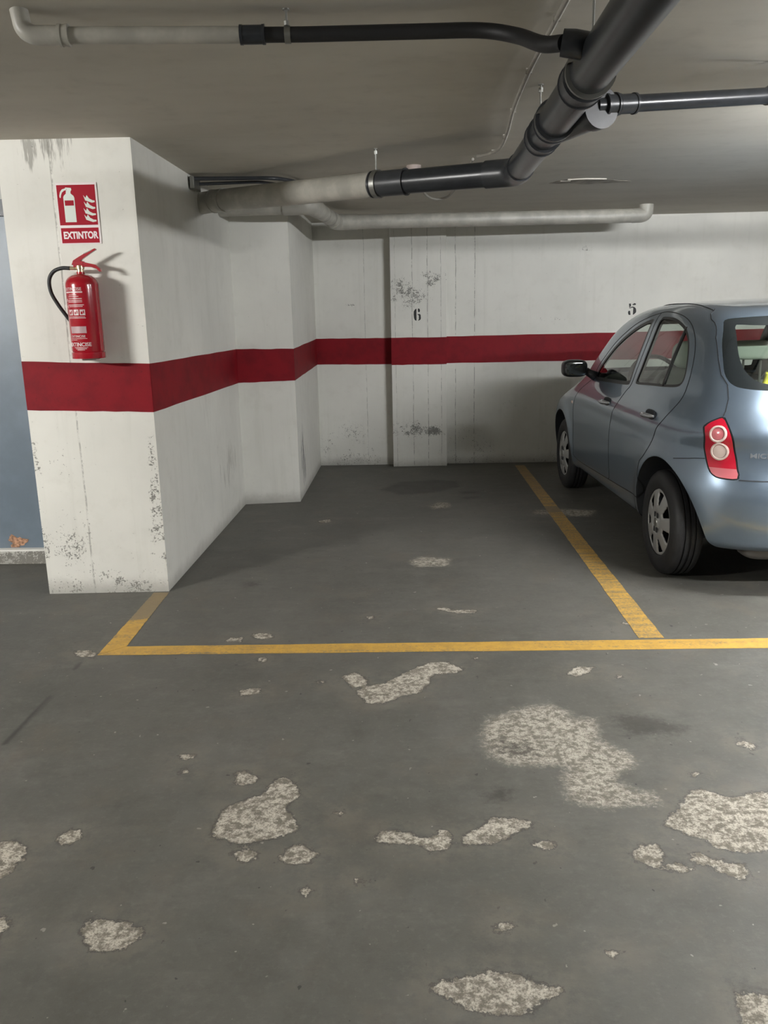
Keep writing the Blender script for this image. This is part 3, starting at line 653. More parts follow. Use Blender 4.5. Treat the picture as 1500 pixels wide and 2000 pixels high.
gl = MB(); vf = rect(-.036, .052, .128, .162); gl.add(wrap(vf[0], A0, 0, .0006), vf[1]); gl.build('grey_label', m_label, ex)
pc_ = MB()
for k in range(3):
    for q in (rect(-.031+k*.032, -.022+k*.032, .222, .235), rect(-.020+k*.032, -.015+k*.032, .226, .240)): pc_.add(wrap(q[0], A0, 0, .0011), q[1])
pc_.build('label_pictograms', m_ext_red, ex)

# ------------------------------------------------------------------ the car (a: from the rear bumper forward, y: to the car's left, z: up)
def spl(xs,ys):
    xs=np.array(xs,float);ys=np.array(ys,float);n=len(xs);h=np.diff(xs)
    A=np.zeros((n,n));b=np.zeros(n);A[0,0]=A[-1,-1]=1
    for i in range(1,n-1):
        A[i,i-1]=h[i-1];A[i,i]=2*(h[i-1]+h[i]);A[i,i+1]=h[i];b[i]=6*((ys[i+1]-ys[i])/h[i]-(ys[i]-ys[i-1])/h[i-1])
    M=np.linalg.solve(A,b)
    def f(x):
        x=np.asarray(x,float);xc=np.clip(x,xs[0],xs[-1]);i=np.clip(np.searchsorted(xs,xc)-1,0,n-2)
        t=xc-xs[i];hi=h[i];u=xs[i+1]-xc
        r=M[i]*u**3/(6*hi)+M[i+1]*t**3/(6*hi)+(ys[i]/hi-M[i]*hi/6)*u+(ys[i+1]/hi-M[i+1]*hi/6)*t
        s0=(ys[1]-ys[0])/h[0]-h[0]/6*(2*M[0]+M[1]);s1=(ys[-1]-ys[-2])/h[-1]+h[-1]/6*(M[-2]+2*M[-1])
        return r+np.where(x<xs[0],(x-xs[0])*s0,0)+np.where(x>xs[-1],(x-xs[-1])*s1,0)
    return f
def smax(a,b,k):
    h=np.maximum(k-np.abs(a-b),0)/k
    return np.maximum(a,b)+h*h*k*.25
def smin(a,b,k): return -smax(-a,-b,k)
WL=spl([.1,.2,.35,.5,.65,.8,.92,1.02,1.15],[.74,.775,.812,.828,.832,.825,.805,.775,.70])
RL=spl([.15,.25,.35,.47,.58,.68,.8,.9,1.0,1.15],[.16,.07,.02,.0,.005,.03,.035,.05,.085,.17])
TL=spl([-.2,.5,1.5,2.4,2.8,3.1,3.4,3.6,3.8],[.99,.99,.98,.97,.935,.875,.775,.67,.51])
WG=spl([.8,.95,1.1,1.25,1.4,1.55,1.7],[.80,.765,.720,.665,.602,.53,.45])
RF=spl([-.2,.2,.5,1.0,1.5,2.0,2.4,2.9],[1.36,1.445,1.487,1.525,1.532,1.50,1.425,1.27])
RG=spl([.8,.95,1.1,1.25,1.4,1.55],[.04,.075,.135,.21,.30,.41])
SC=1.02
AR,AF,RA=.55,2.98,.352   # axle stations and arch radius
ZW=.298;ZA=.328
def f(a,y,z):
    a=a/SC;y=y/SC;z=z/SC
    return car_shape(a,y,z)*SC
def car_shape(a,y,z):
    y=np.abs(y)
    tl=.13*np.clip(.95-a,0,9)**2+(.035*np.clip(a-2.7,0,9)**2)
    fl=0
    for c in(AR,AF):
        r=np.sqrt((a-c)**2+(z-ZA)**2+1e-9)
        fl=fl+.014*np.exp(-((r-.355)/.07)**2)
    s=y-(WL(z)-tl+fl)
    r=RL(z)+.13*y**2-a
    t=z-TL(a)+.06*y**2
    fr=a-(3.70-.22*y**2-.25*np.clip(z-.55,0,9)**2)
    L=smax(s,r,.34);L=smax(L,fr,.38);L=smax(L,t,.14);L=smax(L,.238-z,.07)
    s=y-(WG(z)-.12*np.clip(1.0-a,0,9)**2-.07*np.clip(a-1.9,0,9)**2)
    r=RG(z)+.16*y**2-a
    t=z-RF(a)+.10*y**2
    w=(a-2.93)*.565+(z-.96)*.825+.12*y**2
    G=smax(s,r,.22);G=smax(G,w,.10);G=smax(G,t,.13);G=smax(G,.85-z,.05)
    return smin(L,G,.09)

def grad(p, e=1e-3):
    a, y, z = p.T
    g = np.stack([f(a+e, y, z)-f(a-e, y, z), f(a, y+e, z)-f(a, y-e, z), f(a, y, z+e)-f(a, y, z-e)], 1)/(2*e)
    return g
def surface_net(h=.021):
    lo = np.array([-.06, -.91, .18]); hi = np.array([3.90, .91, 1.66])
    n = np.ceil((hi-lo)/h).astype(int)+1
    ax = [lo[i]+h*np.arange(n[i]) for i in range(3)]
    A, Yg, Z = np.meshgrid(*ax, indexing='ij'); S = f(A, Yg, Z) < 0
    c = sum(S[i:n[0]-1+i, j:n[1]-1+j, k:n[2]-1+k].astype(int) for i in (0, 1) for j in (0, 1) for k in (0, 1))
    mixed = (c > 0) & (c < 8); ids = -np.ones(mixed.shape, int); ids[mixed] = np.arange(mixed.sum())
    ii = np.argwhere(mixed); V = lo+h*(ii+.5)
    for _ in range(6):
        v = f(*V.T); g = grad(V); V = V-np.clip(v/np.maximum((g**2).sum(1), .2), -.02, .02)[:, None]*g
    quads = []
    for d in range(3):
        o = [(1, 2), (2, 0), (0, 1)][d]
        sl0 = [slice(None)]*3; sl1 = [slice(None)]*3; sl0[d] = slice(0, -1); sl1[d] = slice(1, None)
        a, b = S[tuple(sl0)], S[tuple(sl1)]; ch = a != b
        E = np.argwhere(ch); fl = a[tuple(E.T)]
        def cid(off):
            q = E.copy()
            for axn, dd in off: q[:, axn] += dd
            ok = ((q >= 0) & (q < np.array(ids.shape))).all(1); r = -np.ones(len(q), int); r[ok] = ids[tuple(q[ok].T)]; return r
        q = np.stack([cid([(o[0], -1), (o[1], -1)]), cid([(o[1], -1)]), cid([]), cid([(o[0], -1)])], 1)
        q[~fl] = q[~fl][:, ::-1]; quads.append(q[(q >= 0).all(1)])
    Q = np.concatenate(quads)
    # even the net out along the surface
    nb = np.zeros_like(V); cnt = np.zeros(len(V))
    for _ in range(3):
        nb[:] = 0; cnt[:] = 0
        for i in range(4):
            for j in ((i+1) % 4, (i+3) % 4): np.add.at(nb, Q[:, i], V[Q[:, j]]); np.add.at(cnt, Q[:, i], 1)
        V = V*.5+nb/np.maximum(cnt, 1)[:, None]*.5
        for _ in range(2):
            v = f(*V.T); g = grad(V); V = V-np.clip(v/np.maximum((g**2).sum(1), .2), -.02, .02)[:, None]*g
    T = np.concatenate([Q[:, [0, 1, 2]], Q[:, [0, 2, 3]]])
    return V, T
def compact(V, T):
    u, inv = np.unique(T, return_inverse=True); return V[u], inv.reshape(T.shape)
def clip(mesh, gf):
    """split a triangle mesh along gf = 0: (inside gf < 0, outside)"""
    V, T = mesh
    if len(T) == 0: return mesh, mesh
    g = gf(V); g = np.where(np.abs(g) < 1e-5, 1e-5, g); s = g < 0; k = s[T].sum(1)
    ins = [T[k == 3]]; outs = [T[k == 0]]; newv = []; cache = {}; N = len(V); ti = []; to = []
    def cut(i, j):
        key = (i, j) if i < j else (j, i)
        if key not in cache:
            t = g[key[0]]/(g[key[0]]-g[key[1]]); cache[key] = N+len(newv); newv.append(V[key[0]]*(1-t)+V[key[1]]*t)
        return cache[key]
    for tri in T[(k == 1) | (k == 2)]:
        a, b, c = tri; sa, sb, sc = s[a], s[b], s[c]
        one = (int(sa)+int(sb)+int(sc)) == 1; want = one
        if sb == want and sa != want and sc != want: a, b, c = b, c, a
        elif sc == want and sa != want and sb != want: a, b, c = c, a, b
        p, q = cut(a, b), cut(a, c)
        (ti if one else to).append((a, p, q)); (to if one else ti).extend([(p, b, c), (p, c, q)])
    V2 = np.concatenate([V, np.array(newv)]) if newv else V
    A = np.concatenate([ins[0], np.array(ti, int).reshape(-1, 3)]); B = np.concatenate([outs[0], np.array(to, int).reshape(-1, 3)])
    return compact(V2, A), compact(V2, B)
def sdf2(u, w, poly):
    return polysdf(np.column_stack([u, w]), np.array(poly)*1000.)
def smoothpoly(poly, n=5):   # closed Catmull-Rom outline
    P_ = [np.array(p, float) for p in poly]; m_ = len(P_); out = []
    for i in range(m_):
        p0, p1, p2, p3 = P_[i-1], P_[i], P_[(i+1) % m_], P_[(i+2) % m_]
        for k in range(n):
            t = k/n; out.append(tuple(.5*(2*p1+(p2-p0)*t+(2*p0-5*p1+4*p2-p3)*t*t+(3*p1-p0-3*p2+p3)*t**3)))
    return out
car = empty('car', (2.275, 4.10, 0), .035)
tag(car, 'light steel blue five-door hatchback parked in bay 5 with its back to the camera', 'car')
def carlink(name, mesh, mat, parent=car, off=0.0, label=None, normals=True):
    V, T = mesh
    if len(T) == 0: return None
    g = grad(V); nrm = g/np.linalg.norm(g, axis=1, keepdims=True); Vo = V+nrm*off
    me = bpy.data.meshes.new(name); me.from_pydata(np.column_stack([-Vo[:, 1], Vo[:, 0], Vo[:, 2]]).tolist(), [], T.tolist())
    me.polygons.foreach_set('use_smooth', [True]*len(me.polygons)); me.validate()
    if normals and len(me.vertices) == len(V): me.normals_split_custom_set_from_vertices(np.column_stack([-nrm[:, 1], nrm[:, 0], nrm[:, 2]]).tolist())
    me.materials.append(mat); o = bpy.data.objects.new(name, me); C.objects.link(o); o.parent = parent
    if label: o['label'] = label
    return o
def left(m_): return clip(m_, lambda V: -V[:, 1])[0]
def right(m_): return clip(m_, lambda V: V[:, 1])[0]
skin = surface_net()
AX = [AR*SC, AF*SC]; RAc = RA*SC; ZAc = ZA*SC
for ax_ in AX:
    skin = clip(skin, lambda V: np.maximum(np.hypot(V[:, 0]-ax_, V[:, 2]-ZAc)-RAc, .35-np.abs(V[:, 1])))[1]
    if ax_ == AX[0]: pass
sidep = lambda poly: (lambda V: np.maximum(sdf2(V[:, 0], V[:, 2], poly), .42-np.abs(V[:, 1])))
FW = smoothpoly([(2.290, 1.005), (2.300, 1.075), (2.205, 1.163), (2.085, 1.252), (1.943, 1.328), (1.794, 1.387), (1.648, 1.428), (1.530, 1.447), (1.496, 1.435), (1.478, 1.37), (1.462, 1.29), (1.448, 1.17), (1.436, 1.055), (1.450, 1.028), (1.62, 1.018), (1.80, 1.012), (2.10, 1.003)])
RW = smoothpoly([(1.368, 1.450), (1.300, 1.462), (1.120, 1.452), (.945, 1.423), (.825, 1.385), (.728, 1.325), (.655, 1.245), (.606, 1.165), (.598, 1.112), (.640, 1.080), (.795, 1.066), (1.024, 1.056), (1.290, 1.044), (1.330, 1.060), (1.325, 1.13), (1.333, 1.25), (1.352, 1.36)])
FD = [(2.37, 1.00), (2.56, .90), (2.64, .77), (2.615, .6), (2.61, .42), (2.52, .345), (1.60, .362), (1.565, .42), (1.562, .75), (1.47, .90), (1.43, .99), (1.395, 1.04), (1.40, 1.25), (1.43, 1.40), (1.47, 1.487), (1.62, 1.463), (1.8, 1.420), (1.95, 1.360), (2.1, 1.285), (2.22, 1.195), (2.345, 1.09)]
RD = [(1.47, 1.487), (1.358, 1.492), (1.139, 1.479), (.942, 1.452), (.798, 1.413), (.701, 1.363), (.632, 1.304), (.577, 1.228), (.542, 1.142), (.532, 1.059), (.545, .99), (.604, .899), (.660, .839), (.721, .738), (.798, .662), (.875, .60), (.873, .46), (.91, .385), (1.60, .362), (1.565, .42), (1.562, .75), (1.47, .90), (1.43, .99), (1.395, 1.04), (1.40, 1.25), (1.43, 1.40)]
fdoor, skin = clip(skin, sidep(FD)); rdoor, skin = clip(skin, sidep(RD))
fwin, fdoor = clip(fdoor, sidep(FW)); rwin, rdoor = clip(rdoor, sidep(RW))
# rear end, seen from behind: polygons in (|y|, z)
def rearp(poly, amax=.85): return lambda V: np.maximum(sdf2(np.abs(V[:, 1]), V[:, 2], poly), V[:, 0]-amax)
TAIL = smoothpoly([(.650, .964), (.684, .950), (.716, .926), (.733, .897), (.727, .823), (.716, .746), (.703, .682), (.685, .655), (.655, .644), (.581, .648), (.586, .700), (.592, .750), (.607, .815), (.627, .886), (.641, .940)], 3)
GATE = [(-.1, .640), (.581, .644), (.590, .736), (.607, .810), (.630, .886), (.645, .940), (.652, .966), (.640, .988), (.618, 1.05), (.612, 1.118), (.627, 1.167), (.622, 1.239), (.604, 1.352), (.568, 1.448), (.545, 1.476), (.52, 1.492), (-.1, 1.515)]
RGL = smoothpoly([(-.3, 1.087), (.0, 1.086), (.300, 1.089), (.445, 1.093), (.540, 1.101), (.592, 1.118), (.614, 1.165), (.608, 1.239), (.590, 1.340), (.555, 1.428), (.535, 1.446), (.504, 1.453), (.365, 1.462), (.0, 1.468), (-.3, 1.467)], 3)
CLR = smoothpoly([(-.3, 1.122), (.0, 1.120), (.380, 1.121), (.442, 1.126), (.486, 1.138), (.520, 1.168), (.541, 1.212), (.546, 1.290), (.528, 1.405), (.512, 1.420), (.392, 1.415), (.0, 1.420), (-.3, 1.42)], 3)
tail, skin = clip(skin, rearp(TAIL, .6)); gate, skin = clip(skin, rearp(GATE, .76))
rgl, gate = clip(gate, rearp(RGL))
def bump_g(V):
    y = np.abs(V[:, 1]); t = np.clip((y-.60)/.10, 0, 1); top = .645+.10*t*t*(3-2*t)-.03*np.clip((V[:, 0]-.2)/.25, 0, 1); return np.maximum(V[:, 2]-top, V[:, 0]-AX[0])
bumper, skin = clip(skin, bump_g)
fbump, skin = clip(skin, lambda V: np.maximum(V[:, 2]-.62, AX[1]-V[:, 0]))
ws, skin = clip(skin, lambda V: np.maximum.reduce([-.045-((V[:, 0]/SC-2.93)*.565+(V[:, 2]/SC-.96)*.825+.12*(V[:, 1]/SC)**2), np.abs(V[:, 1])-(.70-.36*(V[:, 2]-1.0)), 1.01-V[:, 2], V[:, 2]-1.43, 1.9-V[:, 0]]))
bonnet, skin = clip(skin, lambda V: np.maximum.reduce([2.80-V[:, 0]-.1*V[:, 1]**2, .70-V[:, 2], np.abs(V[:, 1])-.60]))
# ---- painted shell and its inner lining
hi = lambda m_: clip(m_, lambda V: .50-V[:, 2])[0]
carlink('body_shell', skin, m_paint)
carlink('tailgate', gate, m_paint); carlink('rear_bumper', bumper, m_paint); carlink('front_bumper', fbump, m_paint); carlink('bonnet', bonnet, m_paint)
for i, part_ in enumerate((skin, gate)): carlink('interior_trim', hi(part_), m_interior, off=-.028, label='dark interior trim')
def window(mesh, polyf, seal_w, parent, nm='window', glass=m_glass, border=m_seal, bname='window_seal'):
    inner, ring = clip(mesh, lambda V: polyf(V)+seal_w)
    w_ = carlink(nm, inner, glass, parent, -.005); carlink(bname, ring, border, parent, -.001); return w_
for side in (left, right):
    d1 = carlink('front_door', side(fdoor), m_paint); d2 = carlink('rear_door', side(rdoor), m_paint)
    carlink('door_trim', hi(side(fdoor)), m_interior, d1, -.028); carlink('door_trim', hi(side(rdoor)), m_interior, d2, -.028)
    window(side(fwin), sidep(FW), .024, d1); window(side(rwin), sidep(RW), .015, d2)
    s = 1 if side is left else -1
    def surf(a, z):   # y of the skin at (a, z)
        y = .2; 
        lo_, hi_ = .2, 1.0
        for _ in range(40):
            m2 = (lo_+hi_)/2
            if f(np.array([a]), np.array([m2]), np.array([z]))[0] < 0: lo_ = m2
            else: hi_ = m2
        return lo_
    def B(p): return (-p[1]*s, p[0], p[2])
    # window divider in the rear door and bright edge along the middle pillar
    def strip(pts, wdt, off0, off1):   # bar lying on the skin; pts (a, z)
        P_ = [np.array([a, surf(a, z), z]) for a, z in pts]; v = []; f_ = []
        for i, p in enumerate(P_):
            t = P_[min(i+1, len(P_)-1)]-P_[max(i-1, 0)]; t /= np.linalg.norm(t); g = grad(p[None])[0]; g /= np.linalg.norm(g); q = np.cross(g, t)
            for (w_, o_) in ((-1, off0), (-1, off1), (1, off1), (1, off0)): v.append(B(p+q*w_*wdt/2+g*o_))
            if i: a_ = 4*(i-1); b_ = 4*i; f_ += [(a_+j, a_+(j+1) % 4, b_+(j+1) % 4, b_+j) for j in range(4)]
        f_ += [(0, 1, 2, 3), tuple(4*(len(P_)-1)+j for j in (3, 2, 1, 0))]; return v, f_
    MB().add(*strip([(.862+(.842-.862)*t/8, 1.405+(1.068-1.405)*t/8) for t in range(9)], .026, -.012, .001)).build('window_divider', m_seal, d2, smooth=True)
    def gapline(pts, w_=.005): return strip(sub([tuple(p)[:2] for p in smoothpath([(q[0], q[1], 0) for q in pts], 4)], .03), w_, -.001, .0014)
    def sub(pts, d):
        out = [pts[0]]
        for a_, b_ in zip(pts, pts[1:]):
            n_ = max(1, int(math.dist(a_, b_)/d)); out += [(a_[0]+(b_[0]-a_[0])*k/n_, a_[1]+(b_[1]-a_[1])*k/n_) for k in range(1, n_+1)]
        return out
    g_ = MB(); g_.add(*gapline(FD[:7])); g_.add(*gapline(FD[6:15])); g_.add(*gapline(FD[14:]+FD[:1])); g_.add(*gapline(RD[:18])); g_.add(*gapline([RD[17], (1.2, .375), RD[18]], .006))
    g_.build('panel_gaps', m_gap, car)
    # crease line above the sill
    # handles: dark recess, grip and end cap
    for d_, (a0, z0) in ((d1, (1.70, .888)), (d2, (.80, .902))):
        y0 = surf(a0, z0)
        rec = MB().superbox((0, 0, 0), .012, .085, .036, 2.4, 20, 12).build('handle_recess', m_gap, d_, smooth=True)
        rec.location = B((a0, y0-.004, z0))
        hpth = [(a0+.095*t_, y0+.006+.030*(1-abs(t_)**2.4), z0+.004) for t_ in np.linspace(-1, 1, 15)]
        MB().tube([B(p) for p in hpth], [.007+.009*(1-abs(t_)**3) for t_ in np.linspace(-1, 1, 15)], 14).build('door_handle', m_chrome, d_, smooth=True)
    rp_ = MB().superbox(B((2.695, surf(2.695, .79)+.001, .79)), .006, .022, .012, 3, 16, 10).build('side_repeater', m_lens_clear, car, smooth=True)
    # mirror
    mo = (-.915*s, 2.33, 1.083)
    mr = empty('wing_mirror', mo, 0, car)
    MB().superbox((0, .030, 0), .096, .070, .066, 3.4, 28, 18).build('mirror_housing', m_frit if False else m_seal, mr, smooth=True)
    MB().superbox((0, -.035, 0), .080, .012, .052, 4.5, 28, 12).build('mirror_glass', plain('mirror glass', (.10, .11, .11), .05, metal=.9), mr, smooth=True)
    MB().tube([(.09*s, .03, -.02), (.12*s, .02, -.04), (.165*s, .0, -.065)], [.028, .030, .040], 14).build('mirror_arm', m_seal, mr, smooth=True)
    # tail lamp
    tl = side(tail)
    inner, ring = clip(tl, lambda V: rearp(TAIL, .6)(V)+.007)
    low, upp = clip(inner, lambda V: V[:, 2]-.700)
    L_ = carlink('tail_lamp', upp, m_lens, car, .004, 'red tail lamp with two round reflectors'); carlink('lamp_border', ring, m_gap, L_, -.002)
    carlink('lower_lens', low, m_lens_pale, L_, .004)
    for (yy, zz, rr, m1, m2) in ((.679, .877, .041, m_lens_pale, m_lens_pale), (.662, .787, .043, m_lens_clear, m_lens_clear)):
        lo_, hi_ = -.1, 1.0
        for _ in range(40):
            m3 = (lo_+hi_)/2
            if f(np.array([m3]), np.array([yy]), np.array([zz]))[0] > 0: lo_ = m3
            else: hi_ = m3
        p = np.array([lo_, yy, zz]); g = grad(p[None])[0]; g /= np.linalg.norm(g)
        n_ = Vector(B(g)); c_ = Vector(B(p+g*.010)); rotm = n_.to_track_quat('Z', 'Y').to_matrix()
        def disc(prof, nm, mt):
            b_ = MB().lathe(prof, seg=36); b_.v = [tuple(rotm@Vector(q)+c_) for q in b_.v]; return b_.build(nm, mt, L_, auto=40)
        disc([(rr+.004, -.006), (rr+.003, .002), (rr-.004, .004), (rr-.008, .001), (rr-.009, -.006)], 'reflector_ring', m_lens_clear)
        disc([(rr-.009, -.006), (rr-.010, .0005), (rr*.35, .003), (.002, .0035)], 'reflector', m1)
    # wheel-arch liners and wheels
    for ax_ in AX:
        v = []; f_ = []; n_ = 40; ys_ = np.linspace(.34, .86, 14)
        for j, y_ in enumerate(ys_):
            for k in range(n_+1):
                an = -.35+(PI+.7)*k/n_; v.append((ax_+math.cos(an)*(RAc+.001), y_, ZAc+math.sin(an)*(RAc+.001)))
        for j in range(len(ys_)-1):
            for k in range(n_): q = j*(n_+1)+k; f_ += [(q, q+1, q+n_+2), (q, q+n_+2, q+n_+1)]
        V_, T_ = np.array(v), np.array(f_)
        (V_, T_), _x = clip((V_, T_), lambda V: f(*V.T)+.0015)
        b_ = MB().add([B(p) for p in V_], T_.tolist())
        b_.add([B((ax_+math.cos(-.35+(PI+.7)*k/n_)*(RAc+.001), .34, ZAc+math.sin(-.35+(PI+.7)*k/n_)*(RAc+.001))) for k in range(n_+1)], [tuple(range(n_+1))])
        b_.build('wheel_arch_liner', m_gap, car, smooth=True)
        WR = .305; wx = .735
        ax_w = ax_+.035
        whl = empty('wheel', (-wx*s, ax_w, WR), 0, car)
        pr = [(.192, .055), (.196, .078), (.215, .086), (.245, .088), (.272, .083), (.290, .074), (.300, .062), (.3035, .050)]
        tread = [(.3045, .046), (.3045, .034), (.297, .033), (.297, .026), (.305, .025), (.305, .007), (.297, .006), (.297, -.006), (.305, -.007), (.305, -.025), (.297, -.026), (.297, -.033), (.3045, -.034), (.3045, -.046)]
        full = pr+tread+[(r, -w_) for r, w_ in pr[::-1]]
        MB().lathe([(r, -w_*s) for r, w_ in full], axis='x', seg=72, caps=False).build('tyre', m_tyre, whl, auto=30)
        MB().lathe([(.193, -.05*s), (.193, .06*s)], axis='x', seg=48, caps=False).lathe([(.001, -.03*s), (.193, -.03*s)], axis='x', seg=48, caps=False).build('rim', m_gap, whl, auto=30)
        # wheel cover with seven holes
        RC = .197; nr = 16; na = 168; v = []; f_ = []
        hol = [math.radians(a) for a in (-6, 45, 97, 148, 200, 251, 303)]
        def hd(a, z):   # <0 inside a hole
            r = math.hypot(a, z); an = math.atan2(z, a)
            d = min(abs((an-h_+PI) % (2*PI)-PI) for h_ in hol); wdt = .030*(r-.085)/.09+.006
            return max(d*r-wdt, .102-r, r-.176)
        for i in range(nr*2+1):
            r = .003+(RC-.003)*i/(nr*2)
            for k in range(na):
                an = 2*PI*k/na; a_, z_ = r*math.cos(an), r*math.sin(an)
                dome = .004+.020*(1-(r/RC)**2)-.010*math.exp(-((r-.05)/.014)**2)
                e_ = max(0, 1-max(hd(a_, z_), 0)/.010); dome -= .008*e_*e_
                v.append((a_, z_, dome if i < nr*2 else -.012))
        VV = np.array(v)
        for i in range(nr*2):
            for k in range(na):
                q = [i*na+k, i*na+(k+1) % na, (i+1)*na+(k+1) % na, (i+1)*na+k]; f_ += [(q[0], q[1], q[2]), (q[0], q[2], q[3])]
        _i, (VV, TT) = clip((VV, np.array(f_)), lambda V: np.array([hd(p[0], p[1]) for p in V]))
        vw = [(-(.070+p[2])*s, p[0], p[1]) for p in VV]
        cv = MB().add(vw, TT.tolist()).build('wheel_cover', m_cap, whl, smooth=True)
        md = cv.modifiers.new('thick', 'SOLIDIFY'); md.thickness = .004; md.offset = -1 if s > 0 else -1
        bd = MB().lathe([(.001, -.097*s), (.024, -.096*s), (.028, -.091*s)], axis='x', seg=24, caps=False)
        bd.build('centre_badge', m_steel, cv, auto=30)
        for (qa, qz) in ((-.020, .043), (.020, .043), (-.020, -.043), (.020, -.043)):
            MB().box(-.092*s-.002, -.092*s+.002, qa-.008, qa+.008, qz-.015, qz+.015).build('nut_recess', m_gap, cv, bevel=.001)
# rear glass with its black border, gap lines round the tailgate
inner, ring = clip(rgl, lambda V: rearp(CLR)(V))
rw = carlink('rear_window', inner, m_glass, car, -.002); carlink('glass_border', ring, m_frit, rw, -.001)
wsi, wsr = clip(ws, lambda V: np.maximum(np.abs(V[:, 1])-(.66-.36*(V[:, 2]-1.0)), np.maximum(1.05-V[:, 2], V[:, 2]-1.40)))
w2 = carlink('windscreen', wsi, m_glass, car, -.003); carlink('glass_border', wsr, m_frit, w2, -.001)
def rear_a(y, z):
    lo_, hi_ = -.1, 1.6
    for _ in range(40):
        m3 = (lo_+hi_)/2
        if f(np.array([m3]), np.array([y]), np.array([z]))[0] > 0: lo_ = m3
        else: hi_ = m3
    return lo_
gm = MB()
def rgap(pts, w_=.005):
    out = [pts[0]]
    for a_, b_ in zip(pts, pts[1:]):
        n_ = max(1, int(math.dist(a_, b_)/.02)); out += [(a_[0]+(b_[0]-a_[0])*k/n_, a_[1]+(b_[1]-a_[1])*k/n_) for k in range(1, n_+1)]
    P_ = [np.array([rear_a(y, z), y, z]) for y, z in out]; v = []; f_ = []
    for i, p in enumerate(P_):
        t = P_[min(i+1, len(P_)-1)]-P_[max(i-1, 0)]; t /= np.linalg.norm(t); g = grad(p[None])[0]; g /= np.linalg.norm(g); q = np.cross(g, t)
        for (w0, o_) in ((-1, -.001), (-1, .0014), (1, .0014), (1, -.001)): c_ = p+q*w0*w_/2+g*o_; v.append((-c_[1], c_[0], c_[2]))
        if i: a_ = 4*(i-1); b_ = 4*i; f_ += [(a_+j, a_+(j+1) % 4, b_+(j+1) % 4, b_+j) for j in range(4)]
    gm.add(v, f_)
for s in (1, -1):
    rgap([(s*y, z) for y, z in GATE[6:15]]); rgap([(s*.0, .641), (s*.585, .645)], .006)
    rgap([(s*.716, .741), (s*.75, .735), (s*.79, .722), (s*.815, .712)], .004)
    rgap([(s*.545, 1.476), (s*.522, 1.492), (s*.505, 1.503)], .005)
gm.build('panel_gaps', m_gap, car)
# roof joint from the tailgate corner forward
def roof_z(a, y):
    lo_, hi_ = 1.2, 1.7
    for _ in range(40):
        m3 = (lo_+hi_)/2
        if f(np.array([a]), np.array([y]), np.array([m3]))[0] < 0: lo_ = m3
        else: hi_ = m3
    return lo_
for s in (1, -1):
    gr = MB(); pts = [(s*y, a, 0) for a, y in ((.73, .520), (.80, .512), (.90, .502), (1.08, .480), (1.32, .466), (1.7, .46), (2.1, .46))]
    P_ = [(-y, a, roof_z(a, abs(y))+.0005) for y, a, _z in pts]; gr.tube(smoothpath(P_, 5), .0025, 8)
    gr.build('roof_joint', m_gap, car)
# lettering on the tailgate
v, f_ = text_mesh('MICRA', .034, .0006, .001)
out = []
for x, y, z in v:
    yy = .475-x*1.3; zz = .770+y; a_ = rear_a(abs(yy), zz); out.append((-yy, a_-.001-z, zz))
MB().add(out, f_).build('tailgate_lettering', plain('dull chrome', (.30, .32, .34), .3, metal=.6), car)
# exhaust and underbody
MB().superbox((-.30, .30, .225), .16, .10, .055, 3.5).build('silencer', plain('silencer steel', (.16, .15, .14), .5, metal=.5), car, smooth=True)
MB().box(-.62, .62, .45, 3.3, .24, .30).build('underbody', m_gap, car, bevel=.01)
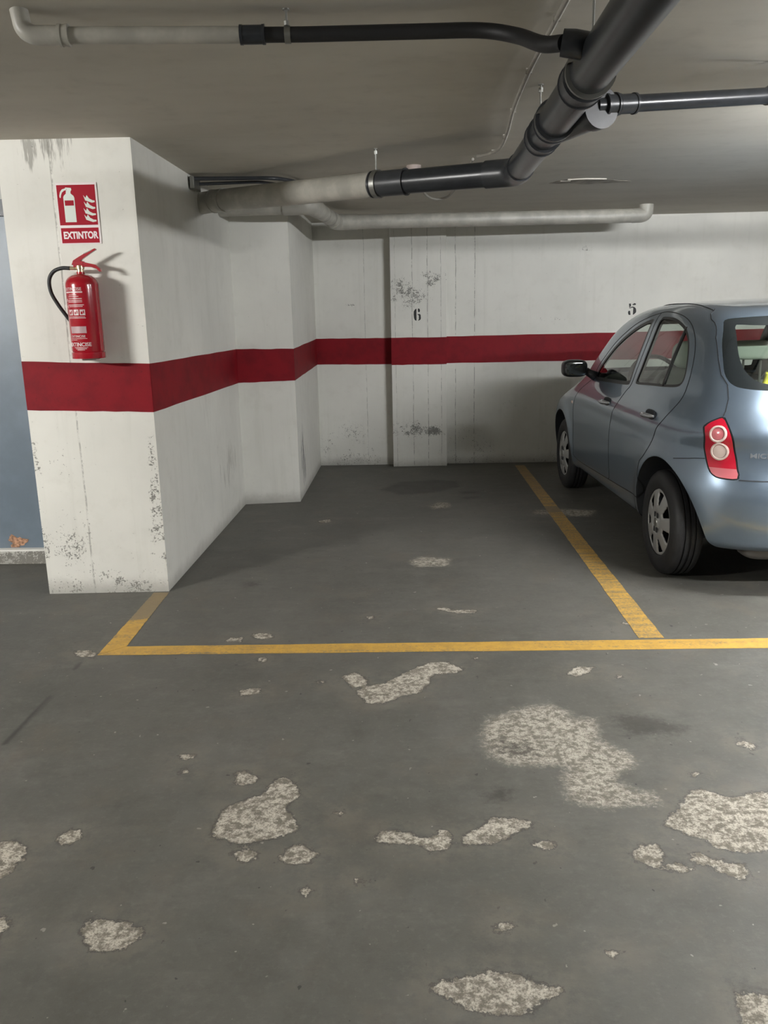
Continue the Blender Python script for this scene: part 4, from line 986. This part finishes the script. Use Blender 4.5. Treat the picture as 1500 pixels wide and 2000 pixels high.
# ---- cabin
cab = MB()
def seat(x, y, parent=car):
    st = empty('front_seat', (x, y, .38), 0, car)
    MB().superbox((0, .02, .12), .25, .27, .10, 3.6).build('seat_cushion', m_seat, st, smooth=True)
    MB().superbox((0, -.30, .43), .24, .085, .33, 3.6, rot=.22).build('seat_back', m_seat, st, smooth=True)
    MB().superbox((0, -.40, .835), .125, .05, .09, 3).build('headrest', m_head, st, smooth=True)
    for px_ in (-.05, .05): MB().tube([(px_, -.385, .70), (px_, -.395, .80)], .007, 8).build('headrest_post', m_steel, st)
seat(-.36, 1.85); seat(.36, 1.85)
rs = empty('rear_seat', (0, .95, .38), 0, car)
MB().superbox((0, .18, .12), .62, .27, .11, 4).build('seat_cushion', m_seat, rs, smooth=True)
MB().superbox((0, -.14, .42), .60, .08, .30, 4, rot=.2).build('seat_back', m_seat, rs, smooth=True)
for x in (-.28, .28):
    MB().superbox((x, -.22, .892), .155, .055, .055, 3.4).build('headrest', m_head, rs, smooth=True)
    for px_ in (-.05, .05): MB().tube([(x+px_, -.22, .68), (x+px_, -.22, .86)], .007, 8).build('headrest_post', m_steel, rs)
MB().superbox((0, 2.62, .86), .66, .30, .17, 3.6).build('dashboard', m_interior, car, smooth=True)
sw = MB()
cs = Vector((-.36, 2.16, 1.00)); u1 = Vector((1, 0, 0)); u2 = Vector((0, .42, .91)).normalized()
sw.tube([cs+(u1*math.cos(2*PI*k/32)+u2*math.sin(2*PI*k/32))*.185 for k in range(33)], .015, 10, False)
sw.tube([cs+u1*-.18, cs+u1*.18], .014, 8).tube([cs, cs-u2*.18], .014, 8).tube([cs, cs+Vector((0, .3, -.13))], .03, 12)
sw.build('steering_wheel', m_seal, car, smooth=True)
MB().box(-.58, .58, .26, .72, .985, .998).build('parcel_shelf', m_interior, car, bevel=.004)
ys = MB().tube(smoothpath([(-.50, .0, .0), (-.44, .01, .012), (-.385, .0, .03), (-.36, -.01, .10), (-.352, -.02, .15)], 5), [.016]*21, 12)
ys.v = [(p[0]+.42, p[1], p[2]) for p in ys.v]
yo = ys.build('yellow_plastic_object', m_yellow, None, smooth=True)
cM = Matrix.Translation((2.275, 4.10, 0)) @ Matrix.Rotation(.035, 4, 'Z')
yo.matrix_world = cM @ Matrix.Translation((-.43, .36, 1.02))
tag(yo, 'yellow curved plastic object lying inside the car behind the rear window', 'object')
